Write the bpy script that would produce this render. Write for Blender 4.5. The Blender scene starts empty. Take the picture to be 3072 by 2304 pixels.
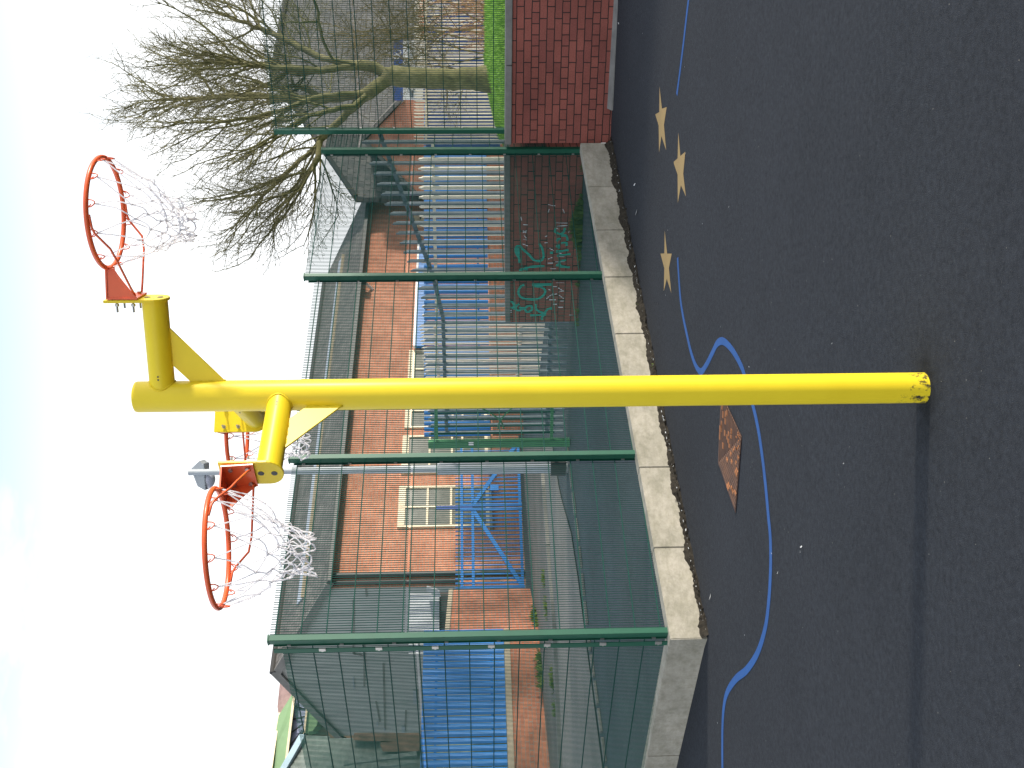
import bpy, bmesh, math, random
from mathutils import Vector, Matrix
import numpy as np

random.seed(7)
rng = np.random.default_rng(11)
SC = bpy.context.scene
COL = SC.collection
R = math.radians
V = Vector

# ------------------------------------------------------------------ camera
H, F, PW, PH = 1.75, 3150.0, 3072.0, 2304.0
PITCH, ROLL = math.atan(114 / 3150), 0.0115
CAM = V((0, 0, H))
FW = V((0, math.cos(PITCH), -math.sin(PITCH)))
r0, u0 = V((1, 0, 0)), V((0, math.sin(PITCH), math.cos(PITCH)))
RT = r0 * math.cos(ROLL) - u0 * math.sin(ROLL)
UP = u0 * math.cos(ROLL) + r0 * math.sin(ROLL)


def ray(x, y):
    return FW + RT * ((PH - y - PH / 2) / F) - UP * ((x - PW / 2) / F)


def at(x, y, d):
    r = ray(x, y)
    return CAM + r * (d / r.y)


def at_z(x, y, z):
    r = ray(x, y)
    return CAM + r * ((z - H) / r.z)


def on_plane(x, y, p, n):
    r = ray(x, y)
    return CAM + r * ((V(p) - CAM).dot(n) / r.dot(n))


def on_wall(x, y, a, b):
    d = V((b[0] - a[0], b[1] - a[1], 0))
    return on_plane(x, y, V((a[0], a[1], 0)), V((d.y, -d.x, 0)).normalized())


cam_d = bpy.data.cameras.new('camera')
cam_o = bpy.data.objects.new('camera', cam_d)
COL.objects.link(cam_o)
cx, cy, cz = -UP, RT, -FW            # the photograph is turned a quarter: its up is the world's right
cam_o.matrix_world = Matrix(((cx.x, cy.x, cz.x, CAM.x), (cx.y, cy.y, cz.y, CAM.y), (cx.z, cy.z, cz.z, CAM.z), (0, 0, 0, 1)))
cam_d.sensor_fit = 'HORIZONTAL'
cam_d.sensor_width = 36.0
cam_d.lens = 36.0 * F / PW
cam_d.clip_start, cam_d.clip_end = 0.05, 3000
SC.camera = cam_o

# ------------------------------------------------------------------ ground heights
SD = V((0.764, 0.645, 0)).normalized()


def z_in(x, y):
    return 0.019 * x + 0.0182 * y - 0.1106 - 0.006 * max(0, y - 9)


NIN = V((-0.019, -0.0182, 1))


def gin(x, y, dz=0.0):
    p = on_plane(x, y, V((0, 0, -0.1106 + dz)), NIN)
    for _ in range(4):
        zz = z_in(p.x, p.y) + dz
        p = at_z(x, y, zz)
    return p


def s_of(x, y):
    return 0.72 * x + 0.69 * y


def z_out(x, y):
    return 0.21 + 0.0357 * (max(2.0, min(s_of(x, y), 10.3)) - 4.19)


def gout(x, y, dz=0.0):
    z = 0.4
    p = None
    for _ in range(30):
        p = at_z(x, y, z + dz)
        z = 0.5 * z + 0.5 * z_out(p.x, p.y)
    return p


# ------------------------------------------------------------------ mesh builder
class MB:
    def __init__(s):
        s.v, s.f = [], []

    def add(s, vs, fs):
        n = len(s.v)
        s.v += [tuple(p) for p in vs]
        s.f += [tuple(i + n for i in f) for f in fs]
        return s

    def obox(s, o, a, b, c):
        o, a, b, c = V(o), V(a), V(b), V(c)
        if a.cross(b).dot(c) < 0:
            a, b = b, a
        return s.add([o, o + a, o + a + b, o + b, o + c, o + a + c, o + a + b + c, o + b + c],
                     [(0, 3, 2, 1), (4, 5, 6, 7), (0, 1, 5, 4), (1, 2, 6, 5), (2, 3, 7, 6), (3, 0, 4, 7)])

    def cbox(s, c, a, b, d):
        c, a, b, d = V(c), V(a), V(b), V(d)
        return s.obox(c - (a + b + d) / 2, a, b, d)

    def bar(s, p, q, w, h, up=(0, 0, 1)):
        p, q = V(p), V(q)
        d = (q - p)
        side = d.cross(V(up))
        if side.length < 1e-6:
            side = d.cross(V((1, 0, 0)))
        side.normalize()
        upv = side.cross(d).normalized()
        return s.obox(p - side * w / 2 - upv * h / 2, d, side * w, upv * h)

    def tube(s, pts, r, n=8, caps=True, closed=False):
        pts = [V(p) for p in pts]
        m = len(pts)
        rr = r if isinstance(r, (list, tuple)) else [r] * m
        t = []
        for i in range(m):
            if closed:
                d = pts[(i + 1) % m] - pts[i - 1]
            else:
                d = pts[min(i + 1, m - 1)] - pts[max(i - 1, 0)]
            t.append(d.normalized() if d.length > 1e-9 else V((0, 0, 1)))
        ref = V((0, 0, 1)) if abs(t[0].z) < 0.9 else V((1, 0, 0))
        nv = (ref - t[0] * ref.dot(t[0])).normalized()
        vs, fs = [], []
        for i in range(m):
            nv = (nv - t[i] * nv.dot(t[i])).normalized()
            bv = t[i].cross(nv)
            for k in range(n):
                a = 2 * math.pi * k / n
                vs.append(pts[i] + (nv * math.cos(a) + bv * math.sin(a)) * rr[i])
        for i in range(m if closed else m - 1):
            j = (i + 1) % m
            for k in range(n):
                fs.append((i * n + k, i * n + (k + 1) % n, j * n + (k + 1) % n, j * n + k))
        if caps and not closed:
            fs.append(tuple(reversed(range(n))))
            fs.append(tuple((m - 1) * n + k for k in range(n)))
        return s.add(vs, fs)

    def prism(s, poly, off):
        poly = [V(p) for p in poly]
        off = V(off)
        n = len(poly)
        nrm = V((0, 0, 0))
        for i in range(n):
            nrm += (poly[i] - poly[0]).cross(poly[(i + 1) % n] - poly[0])
        if nrm.dot(off) > 0:
            poly.reverse()
        vs = poly + [p + off for p in poly]
        fs = [tuple(range(n)), tuple(reversed(range(n, 2 * n)))]
        for i in range(n):
            j = (i + 1) % n
            fs.append((j, i, n + i, n + j))
        return s.add(vs, fs)

    def sphere(s, c, r, n=10, m=6):
        c = V(c)
        rv = r if isinstance(r, (tuple, list)) else (r, r, r)
        vs, fs = [], []
        for i in range(m + 1):
            th = math.pi * i / m
            for k in range(n):
                ph = 2 * math.pi * k / n
                vs.append(c + V((rv[0] * math.sin(th) * math.cos(ph), rv[1] * math.sin(th) * math.sin(ph), rv[2] * math.cos(th))))
        for i in range(m):
            for k in range(n):
                fs.append((i * n + k, (i + 1) * n + k, (i + 1) * n + (k + 1) % n, i * n + (k + 1) % n))
        return s.add(vs, fs)

    def build(s, name, mat, parent=None, smooth=False, uvdir=None, local=False, bevel=0.0):
        off = V((0, 0, 0)) if (parent is None or local) else ORG.get(parent.name, V((0, 0, 0)))
        me = bpy.data.meshes.new(name)
        me.from_pydata([(p[0] - off.x, p[1] - off.y, p[2] - off.z) for p in s.v], [], s.f)
        me.materials.append(mat)
        if uvdir is not None:
            ud, vd = uvdir if isinstance(uvdir, tuple) else (uvdir, V((0, 0, 1)))
            uvl = me.uv_layers.new(name='UVMap')
            co = s.v
            data = np.empty(len(me.loops) * 2, dtype=np.float32)
            idx = np.empty(len(me.loops), dtype=np.int32)
            me.loops.foreach_get('vertex_index', idx)
            arr = np.array(co, dtype=np.float64)
            data[0::2] = (arr @ np.array(ud))[idx]
            data[1::2] = (arr @ np.array(vd))[idx]
            uvl.data.foreach_set('uv', data)
        if smooth:
            me.shade_smooth() if smooth is True else me.polygons.foreach_set('use_smooth', [True] * len(me.polygons))
        me.update()
        o = bpy.data.objects.new(name, me)
        COL.objects.link(o)
        if parent is not None:
            o.parent = parent
            ORG[o.name] = off
        if bevel:
            bm = bmesh.new()
            bm.from_mesh(me)
            bmesh.ops.bevel(bm, geom=[e for e in bm.edges if e.is_manifold and e.calc_face_angle(0) > 0.6], offset=bevel, segments=2, affect='EDGES', clamp_overlap=True)
            bm.to_mesh(me)
            bm.free()
        if smooth == 'auto':
            me.set_sharp_from_angle(angle=R(40))
        return o


ORG = {}


def tag(o, label=None, cat=None, group=None, kind=None):
    if label:
        o['label'] = label
    if cat:
        o['category'] = cat
    if group:
        o['group'] = group
    if kind:
        o['kind'] = kind
    return o


def thing(name, loc, label, cat, group=None):
    o = bpy.data.objects.new(name, None)
    COL.objects.link(o)
    o.location = loc
    o.empty_display_size = 0.2
    ORG[o.name] = V(loc)
    return tag(o, label, cat, group)


# ------------------------------------------------------------------ materials
MATS = {}


def newmat(name):
    m = bpy.data.materials.new(name)
    m.use_nodes = True
    nt = m.node_tree
    b = nt.nodes['Principled BSDF']
    MATS[name] = m
    return m, nt, b


def N(nt, typ, **kw):
    n = nt.nodes.new(typ)
    for k, v in kw.items():
        if k.startswith('i_'):
            n.inputs[k[2:].replace('_', ' ')].default_value = v
        else:
            setattr(n, k, v)
    return n


def ramp(nt, src, stops, interp='LINEAR'):
    n = nt.nodes.new('ShaderNodeValToRGB')
    n.color_ramp.interpolation = interp
    el = n.color_ramp.elements
    while len(el) < len(stops):
        el.new(0.5)
    for e, (p, c) in zip(el, stops):
        e.position = p
        e.color = (*c, 1) if len(c) == 3 else c
    nt.links.new(src, n.inputs[0])
    return n


def mixc(nt, fac, a, b, mode='MIX'):
    n = nt.nodes.new('ShaderNodeMix')
    n.data_type = 'RGBA'
    n.blend_type = mode
    for sock, val in ((n.inputs[0], fac), (n.inputs[6], a), (n.inputs[7], b)):
        if hasattr(val, 'links') or hasattr(val, 'is_linked'):
            nt.links.new(val, sock)
        elif isinstance(val, (int, float)):
            sock.default_value = val
        else:
            sock.default_value = (*val, 1)
    return n.outputs[2]


def noise(nt, scale, detail=4, rough=0.6, vec=None, coord='Object', mapping=None):
    if vec is None:
        tc = nt.nodes.new('ShaderNodeTexCoord')
        vec = tc.outputs[coord]
    if mapping:
        mp = nt.nodes.new('ShaderNodeMapping')
        mp.inputs['Scale'].default_value = mapping
        nt.links.new(vec, mp.inputs[0])
        vec = mp.outputs[0]
    n = N(nt, 'ShaderNodeTexNoise')
    n.inputs['Scale'].default_value = scale
    n.inputs['Detail'].default_value = detail
    n.inputs['Roughness'].default_value = rough
    nt.links.new(vec, n.inputs['Vector'])
    return n.outputs['Fac']


def bump(nt, bsdf, h, strength=0.3, dist=0.01):
    b = N(nt, 'ShaderNodeBump')
    b.inputs['Strength'].default_value = strength
    b.inputs['Distance'].default_value = dist
    nt.links.new(h, b.inputs['Height'])
    nt.links.new(b.outputs[0], bsdf.inputs['Normal'])


def simple(name, c, rough=0.5, var=0.15, scale=6.0, metal=0.0, spec=0.5, bumps=0.0, bscale=60, stretch=None, c2=None):
    m, nt, b = newmat(name)
    n = noise(nt, scale, 6, 0.65, mapping=stretch)
    lo = c2 if c2 else tuple(x * (1 - var) for x in c)
    hi = c if c2 else tuple(min(1, x * (1 + var)) for x in c)
    rp = ramp(nt, n, [(0.3, lo), (0.7, hi)])
    nt.links.new(rp.outputs[0], b.inputs['Base Color'])
    b.inputs['Roughness'].default_value = rough
    b.inputs['Metallic'].default_value = metal
    b.inputs['Specular IOR Level'].default_value = spec
    if bumps:
        bump(nt, b, noise(nt, bscale, 3, 0.6), bumps, 0.004)
    return m


def asphalt(name, base, speck, worn=None, sc=1.0, blotch=0.25, rough=0.85):
    m, nt, b = newmat(name)
    big = noise(nt, 0.7 * sc, 4, 0.6)
    mid = noise(nt, 35, 4, 0.75)
    fine = noise(nt, 260, 2, 0.7)
    c1 = ramp(nt, mid, [(0.25, tuple(x * 0.60 for x in base)), (0.75, tuple(x * 1.45 for x in base))]).outputs[0]
    bg = ramp(nt, big, [(0.25, (1 - blotch,) * 3), (0.75, (1 + blotch * 0.6,) * 3)]).outputs[0]
    c2 = mixc(nt, 1.0, c1, bg, 'MULTIPLY')
    f = ramp(nt, fine, [(0.56, (0, 0, 0)), (0.72, (1, 1, 1))]).outputs[0]
    c3 = mixc(nt, f, c2, speck)
    vor = N(nt, 'ShaderNodeTexVoronoi')
    vor.inputs['Scale'].default_value = 26
    tc = N(nt, 'ShaderNodeTexCoord')
    nt.links.new(tc.outputs['Object'], vor.inputs['Vector'])
    sp = ramp(nt, vor.outputs['Distance'], [(0.05, (1, 1, 1)), (0.075, (0, 0, 0))]).outputs[0]
    gate = ramp(nt, vor.outputs['Color'], [(0.80, (0, 0, 0)), (0.84, (1, 1, 1))]).outputs[0]
    spg = mixc(nt, 1.0, sp, gate, 'MULTIPLY')
    c4 = mixc(nt, spg, c3, (0.26, 0.24, 0.2))
    nt.links.new(c4, b.inputs['Base Color'])
    b.inputs['Roughness'].default_value = rough
    b.inputs['Specular IOR Level'].default_value = 0.15
    bump(nt, b, fine, 0.6, 0.006)
    return m


def brickmat(name, c1, c2, mortar, bw=0.235, rh=0.083, ms=0.012, header=True, dirt=0.3, tint=None):
    m, nt, b = newmat(name)
    uv = N(nt, 'ShaderNodeUVMap')
    wob = noise(nt, 9, 2, 0.5, vec=uv.outputs[0])
    sub = N(nt, 'ShaderNodeVectorMath', operation='ADD')
    sc = N(nt, 'ShaderNodeVectorMath', operation='SCALE')
    cmb = N(nt, 'ShaderNodeCombineXYZ')
    nt.links.new(wob, cmb.inputs[0])
    nt.links.new(wob, cmb.inputs[1])
    nt.links.new(cmb.outputs[0], sc.inputs[0])
    sc.inputs['Scale'].default_value = 0.008
    nt.links.new(uv.outputs[0], sub.inputs[0])
    nt.links.new(sc.outputs[0], sub.inputs[1])
    bt = N(nt, 'ShaderNodeTexBrick')
    bt.inputs['Scale'].default_value = 1.0
    bt.inputs['Brick Width'].default_value = bw
    bt.inputs['Row Height'].default_value = rh
    bt.inputs['Mortar Size'].default_value = ms / 2
    bt.inputs['Mortar Smooth'].default_value = 0.2
    bt.inputs['Bias'].default_value = -0.1
    bt.inputs['Color1'].default_value = (*c1, 1)
    bt.inputs['Color2'].default_value = (*c2, 1)
    bt.inputs['Mortar'].default_value = (*mortar, 1)
    bt.offset = 0.47
    if header:
        bt.squash = 0.5
        bt.squash_frequency = 4
    nt.links.new(sub.outputs[0], bt.inputs['Vector'])
    big = noise(nt, 1.3, 5, 0.65, vec=uv.outputs[0])
    fine = noise(nt, 70, 3, 0.7, vec=uv.outputs[0])
    dd = ramp(nt, big, [(0.3, (1 - dirt,) * 3), (0.65, (1.08,) * 3)]).outputs[0]
    ff = ramp(nt, fine, [(0.25, (0.75,) * 3), (0.7, (1.12,) * 3)]).outputs[0]
    c = mixc(nt, 1.0, bt.outputs['Color'], dd, 'MULTIPLY')
    c = mixc(nt, 1.0, c, ff, 'MULTIPLY')
    nt.links.new(c, b.inputs['Base Color'])
    b.inputs['Roughness'].default_value = 0.85
    b.inputs['Specular IOR Level'].default_value = 0.25
    inv = N(nt, 'ShaderNodeMath', operation='SUBTRACT')
    inv.inputs[0].default_value = 1.0
    nt.links.new(bt.outputs['Fac'], inv.inputs[1])
    bump(nt, b, inv.outputs[0], 0.7, 0.008)
    return m


def tilemat(name, c1, c2, gap, bw=0.3, rh=0.22, ms=0.02, blotch=0.35):
    m, nt, b = newmat(name)
    uv = N(nt, 'ShaderNodeUVMap')
    bt = N(nt, 'ShaderNodeTexBrick')
    bt.inputs['Scale'].default_value = 1.0
    bt.inputs['Brick Width'].default_value = bw
    bt.inputs['Row Height'].default_value = rh
    bt.inputs['Mortar Size'].default_value = ms / 2
    bt.inputs['Mortar Smooth'].default_value = 0.5
    bt.inputs['Color1'].default_value = (*c1, 1)
    bt.inputs['Color2'].default_value = (*c2, 1)
    bt.inputs['Mortar'].default_value = (*gap, 1)
    nt.links.new(uv.outputs[0], bt.inputs['Vector'])
    big = noise(nt, 1.1, 6, 0.7, vec=uv.outputs[0])
    st = noise(nt, 3, 4, 0.6, vec=uv.outputs[0], mapping=(3.0, 0.5, 1))
    dd = ramp(nt, big, [(0.3, (1 - blotch,) * 3), (0.7, (1.25,) * 3)]).outputs[0]
    ee = ramp(nt, st, [(0.3, (0.75,) * 3), (0.7, (1.2,) * 3)]).outputs[0]
    c = mixc(nt, 1.0, bt.outputs['Color'], dd, 'MULTIPLY')
    c = mixc(nt, 1.0, c, ee, 'MULTIPLY')
    nt.links.new(c, b.inputs['Base Color'])
    b.inputs['Roughness'].default_value = 0.75
    inv = N(nt, 'ShaderNodeMath', operation='SUBTRACT')
    inv.inputs[0].default_value = 1.0
    nt.links.new(bt.outputs['Fac'], inv.inputs[1])
    bump(nt, b, inv.outputs[0], 0.8, 0.02)
    return m


M_asph = asphalt('playground_asphalt', (0.0325, 0.0355, 0.0415), (0.070, 0.071, 0.073), rough=0.95, blotch=0.14)
M_yard = asphalt('yard_asphalt', (0.070, 0.082, 0.092), (0.15, 0.145, 0.14), blotch=0.3)
M_road = asphalt('road_surface', (0.215, 0.20, 0.18), (0.29, 0.275, 0.245), blotch=0.25)
M_pave = asphalt('pavement_surface', (0.17, 0.155, 0.14), (0.26, 0.24, 0.21), blotch=0.4)
M_earth = simple('soil', (0.07, 0.06, 0.045), 0.95, 0.4, 3, spec=0.1, bumps=0.5)
M_lead = simple('lead_flashing', (0.34, 0.37, 0.42), 0.5, 0.15, 3)
M_slate = tilemat('slate_tiles', (0.118, 0.110, 0.100), (0.17, 0.155, 0.138), (0.04, 0.038, 0.035), 0.28, 0.2, 0.025)
M_slate_dark = tilemat('dark_slate_tiles', (0.085, 0.088, 0.092), (0.135, 0.133, 0.13), (0.03, 0.03, 0.03), 0.3, 0.22, 0.025)
M_hall = brickmat('hall_bricks', (0.66, 0.28, 0.165), (0.55, 0.215, 0.125), (0.50, 0.36, 0.27), 0.24, 0.085, 0.016, True, 0.3)
M_brick = brickmat('red_bricks', (0.33, 0.105, 0.080), (0.245, 0.078, 0.064), (0.035, 0.028, 0.026), 0.235, 0.083, 0.011, True, 0.3)
M_brick_low = brickmat('orange_bricks', (0.52, 0.20, 0.11), (0.40, 0.145, 0.085), (0.33, 0.24, 0.19), 0.235, 0.083, 0.016, True, 0.45)
M_glass = simple('window_glass', (0.16, 0.16, 0.135), 0.15, 0.3, 2, spec=0.5)
M_cream = simple('cream_paint', (0.72, 0.60, 0.40), 0.5, 0.1, 5)
M_render = simple('grey_cement_render', (0.47, 0.475, 0.45), 0.9, 0.0, 2.2, spec=0.2, bumps=0.3, bscale=20, stretch=(3.2, 3.2, 0.22), c2=(0.29, 0.30, 0.285))
M_corr = simple('pale_corrugated_sheet', (0.30, 0.33, 0.36), 0.5, 0.12, 3)
M_corrg = simple('green_grey_sheet', (0.16, 0.20, 0.18), 0.55, 0.35, 2.5, stretch=(1, 1, 2.5))
M_blue = simple('blue_gloss_paint', (0.022, 0.175, 0.50), 0.4, 0.12, 4)
M_bluedark = simple('dark_blue_paint', (0.03, 0.075, 0.27), 0.45, 0.15, 2)
M_bluelt = simple('light_blue_edge', (0.33, 0.45, 0.52), 0.5, 0.1, 3)
M_white = simple('white_paint', (0.78, 0.78, 0.76), 0.5, 0.05, 3)
M_galv = simple('galvanised_steel', (0.17, 0.205, 0.235), 0.65, 0.2, 9, spec=0.25)
M_palec = simple('cream_pale_steel', (0.82, 0.74, 0.62), 0.5, 0.1, 9)
M_gfence = simple('green_powder_coat', (0.012, 0.098, 0.058), 0.45, 0.1, 5, spec=0.3)
M_gwire = simple('green_wire_coat', (0.010, 0.058, 0.046), 0.7, 0.1, 5, spec=0.12)
M_ggate = simple('green_gate_paint', (0.05, 0.21, 0.085), 0.45, 0.2, 5)
M_lampc = simple('grey_lamp_column', (0.42, 0.45, 0.48), 0.5, 0.1, 5)
M_dark = simple('dark_iron', (0.035, 0.037, 0.04), 0.5, 0.1, 5)
M_steel = simple('zinc_bolt', (0.45, 0.44, 0.42), 0.35, 0.1, 20, metal=0.8)
M_net = simple('white_nylon_cord', (0.93, 0.92, 0.94), 0.7, 0.04, 20)
M_concrete, nt, b = newmat('kerb_concrete')
k1 = noise(nt, 2.2, 6, 0.7)
k2 = noise(nt, 26, 5, 0.75)
k3 = noise(nt, 7, 5, 0.7, mapping=(1, 1, 2.2))
kc = ramp(nt, k1, [(0.28, (0.27, 0.255, 0.20)), (0.50, (0.40, 0.37, 0.305)), (0.70, (0.50, 0.455, 0.38))]).outputs[0]
kf = ramp(nt, k2, [(0.3, (0.84,) * 3), (0.65, (1.05,) * 3)]).outputs[0]
kg = ramp(nt, k3, [(0.28, (0.74, 0.75, 0.70)), (0.58, (1.0,) * 3)]).outputs[0]
kc = mixc(nt, 1.0, mixc(nt, 1.0, kc, kf, 'MULTIPLY'), kg, 'MULTIPLY')
nt.links.new(kc, b.inputs['Base Color'])
b.inputs['Roughness'].default_value = 0.9
b.inputs['Specular IOR Level'].default_value = 0.2
bump(nt, b, k2, 0.5, 0.006)
M_coping = simple('coping_concrete', (0.26, 0.25, 0.23), 0.9, 0.0, 4, spec=0.2, bumps=0.5, bscale=45, c2=(0.16, 0.155, 0.145))
M_stone = simple('wall_coping_stone', (0.35, 0.30, 0.22), 0.9, 0.2, 4, spec=0.2)
M_gold = simple('gold_ground_paint', (0.37, 0.25, 0.105), 0.7, 0.08, 3, spec=0.3, bumps=0.5, bscale=180)
M_bline = simple('blue_ground_paint', (0.024, 0.10, 0.31), 0.6, 0.12, 4, spec=0.3, bumps=0.5, bscale=180)
M_rust = simple('rusty_iron', (0.19, 0.105, 0.07), 0.85, 0.0, 7, c2=(0.10, 0.07, 0.06), spec=0.1)
M_orange = simple('orange_rust', (0.36, 0.14, 0.05), 0.8, 0.25, 9)
M_leaf = simple('leaf_litter', (0.036, 0.031, 0.024), 0.95, 0.5, 30, spec=0.1)
M_paper = simple('litter_paper', (0.6, 0.6, 0.58), 0.7, 0.1, 8)
M_weed = simple('weed_leaves', (0.11, 0.16, 0.03), 0.7, 0.4, 12, spec=0.2)
M_grass = simple('grass_blades', (0.17, 0.33, 0.045), 0.7, 0.3, 3, spec=0.2)
M_twig = simple('bush_twigs', (0.15, 0.12, 0.055), 0.9, 0.3, 3, spec=0.1)
M_cane = simple('dead_canes', (0.30, 0.17, 0.10), 0.9, 0.3, 3, spec=0.1)
M_teal = simple('teal_spray_paint', (0.02, 0.34, 0.25), 0.6, 0.1, 12)
M_chalk = simple('white_spray_paint', (0.6, 0.58, 0.6), 0.7, 0.1, 12)
M_greenroof = simple('green_cladding', (0.17, 0.30, 0.14), 0.6, 0.1, 2)
M_lav = simple('lavender_glazing', (0.27, 0.30, 0.46), 0.4, 0.1, 2)
M_pinkr = simple('pink_brick', (0.42, 0.28, 0.26), 0.8, 0.25, 4)
M_brown = simple('brown_brick', (0.17, 0.11, 0.075), 0.85, 0.35, 4)
M_red = simple('orange_red_paint', (0.80, 0.125, 0.035), 0.32, 0.08, 6)
nt = M_net.node_tree
_b = nt.nodes['Principled BSDF']
_t = N(nt, 'ShaderNodeBsdfTranslucent')
_t.inputs[0].default_value = (0.95, 0.94, 0.95, 1)
_mx = N(nt, 'ShaderNodeMixShader')
_mx.inputs[0].default_value = 0.6
nt.links.new(_b.outputs[0], _mx.inputs[1])
nt.links.new(_t.outputs[0], _mx.inputs[2])
nt.links.new(_mx.outputs[0], nt.nodes['Material Output'].inputs[0])
M_lens = simple('frosted_lens', (0.55, 0.56, 0.66), 0.25, 0.05, 3)

# yellow pole paint, scuffed near the foot
M_yel, nt, b = newmat('yellow_gloss_paint')
n1 = noise(nt, 4, 5, 0.6)
yc = ramp(nt, n1, [(0.3, (0.83, 0.62, 0.022)), (0.7, (0.88, 0.675, 0.028))]).outputs[0]
geo = N(nt, 'ShaderNodeNewGeometry')
sx = N(nt, 'ShaderNodeSeparateXYZ')
nt.links.new(geo.outputs['Position'], sx.inputs[0])
hr = N(nt, 'ShaderNodeMapRange')
hr.inputs['From Min'].default_value = -0.05
hr.inputs['From Max'].default_value = 0.16
hr.inputs['To Min'].default_value = 0.245
hr.inputs['To Max'].default_value = 0.0
nt.links.new(sx.outputs[2], hr.inputs['Value'])
sn = noise(nt, 34, 6, 0.75, mapping=(1, 1, 0.7))
ad = N(nt, 'ShaderNodeMath', operation='ADD')
nt.links.new(hr.outputs[0], ad.inputs[0])
nt.links.new(sn, ad.inputs[1])
sc_ = ramp(nt, ad.outputs[0], [(0.70, (0, 0, 0)), (0.80, (1, 1, 1))]).outputs[0]
yc2 = mixc(nt, sc_, yc, (0.045, 0.04, 0.03))
nt.links.new(yc2, b.inputs['Base Color'])
b.inputs['Roughness'].default_value = 0.42
b.inputs['Specular IOR Level'].default_value = 0.3
b.inputs['Coat Weight'].default_value = 0.04
b.inputs['Coat Roughness'].default_value = 0.25

# thin wear of the painted marks, down to the stone grain
for _m in (M_gold, M_bline):
    nt = _m.node_tree
    _b = nt.nodes['Principled BSDF']
    _src = _b.inputs['Base Color'].links[0].from_socket
    _w1 = ramp(nt, noise(nt, 150, 3, 0.75), [(0.60, (0, 0, 0)), (0.68, (0.75,) * 3)]).outputs[0]
    nt.links.new(mixc(nt, _w1, _src, (0.05, 0.052, 0.056)), _b.inputs['Base Color'])

# bark
M_bark, nt, b = newmat('mossy_bark')
n1 = noise(nt, 3.2, 6, 0.7)
n2 = noise(nt, 30, 4, 0.7, mapping=(1, 1, 0.3))
bc = ramp(nt, n1, [(0.3, (0.10, 0.09, 0.048)), (0.5, (0.16, 0.148, 0.062)), (0.7, (0.25, 0.22, 0.12))]).outputs[0]
bf = ramp(nt, n2, [(0.3, (0.55,) * 3), (0.7, (1.2,) * 3)]).outputs[0]
nt.links.new(mixc(nt, 1.0, bc, bf, 'MULTIPLY'), b.inputs['Base Color'])
b.inputs['Roughness'].default_value = 0.95
bump(nt, b, n2, 0.6, 0.02)

# ------------------------------------------------------------------ sky and sun
SUN_EL, SUN_AZ = 11.5, 97.0      # azimuth clockwise from +Y
W = bpy.data.worlds.new('World')
SC.world = W
W.use_nodes = True
nt = W.node_tree
for n in list(nt.nodes):
    nt.nodes.remove(n)
sky = N(nt, 'ShaderNodeTexSky')
sky.sky_type = 'NISHITA'
sky.sun_disc = False
sky.sun_elevation = R(SUN_EL)
sky.sun_rotation = R(SUN_AZ)
sky.air_density, sky.dust_density, sky.ozone_density = 1.0, 2.0, 1.0
bg1 = N(nt, 'ShaderNodeBackground')
bg1.inputs['Strength'].default_value = 0.24
nt.links.new(sky.outputs[0], bg1.inputs[0])
bg2 = N(nt, 'ShaderNodeBackground')
bg2.inputs['Color'].default_value = (0.96, 0.98, 1.0, 1)
bg2.inputs['Strength'].default_value = 0.78
tc = N(nt, 'ShaderNodeTexCoord')
sxyz = N(nt, 'ShaderNodeSeparateXYZ')
nt.links.new(tc.outputs['Generated'], sxyz.inputs[0])
mr = N(nt, 'ShaderNodeMapRange')
mr.interpolation_type = 'SMOOTHSTEP'
for k, v_ in (('From Min', 0.27), ('From Max', 0.44), ('To Min', 1.0), ('To Max', 0.28)):
    mr.inputs[k].default_value = v_
nt.links.new(sxyz.outputs[2], mr.inputs['Value'])
cl = noise(nt, 2.2, 6, 0.6, vec=tc.outputs['Generated'], mapping=(1.0, 1.6, 2.6))
clr = N(nt, 'ShaderNodeMapRange')
for k, v_ in (('From Min', 0.46), ('From Max', 0.70), ('To Min', 0.0), ('To Max', 0.9)):
    clr.inputs[k].default_value = v_
nt.links.new(cl, clr.inputs['Value'])
mx = N(nt, 'ShaderNodeMath', operation='MAXIMUM')
nt.links.new(mr.outputs[0], mx.inputs[0])
nt.links.new(clr.outputs[0], mx.inputs[1])
ms = N(nt, 'ShaderNodeMixShader')
nt.links.new(mx.outputs[0], ms.inputs[0])
nt.links.new(bg1.outputs[0], ms.inputs[1])
nt.links.new(bg2.outputs[0], ms.inputs[2])
wo = N(nt, 'ShaderNodeOutputWorld')
nt.links.new(ms.outputs[0], wo.inputs[0])

sd = bpy.data.lights.new('sun', 'SUN')
sd.energy = 2.5
sd.angle = R(4.0)
sd.color = (1.0, 0.93, 0.82)
so = bpy.data.objects.new('sun', sd)
COL.objects.link(so)
TOSUN = V((math.cos(R(SUN_EL)) * math.sin(R(SUN_AZ)), math.cos(R(SUN_EL)) * math.cos(R(SUN_AZ)), math.sin(R(SUN_EL))))
so.rotation_euler = TOSUN.to_track_quat('Z', 'Y').to_euler()
so.location = TOSUN * 60

SC.view_settings.view_transform = 'Standard'
SC.view_settings.look = 'None'
SC.view_settings.exposure = 0.95
SC.view_settings.gamma = 1.0
SC.cycles.max_bounces = 6
SC.cycles.transparent_max_bounces = 8

# ------------------------------------------------------------------ fence / kerb base points
P4 = at(2003, 1894, 8.05)
P3 = at(1905, 1350, 9.17)
P2 = at(1810, 823, 10.77)
P1 = at(1740, 448, 12.2)
PL = at(1941, 2304, 9.27)
WP = at(1508, 394, 12.55)
WR = at(1500, 0, 11.74)


def xy(p, z=0.0):
    return V((p.x, p.y, z))


fd = (xy(P1) - xy(P4)).normalized()              # along the kerb, away to the right
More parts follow.
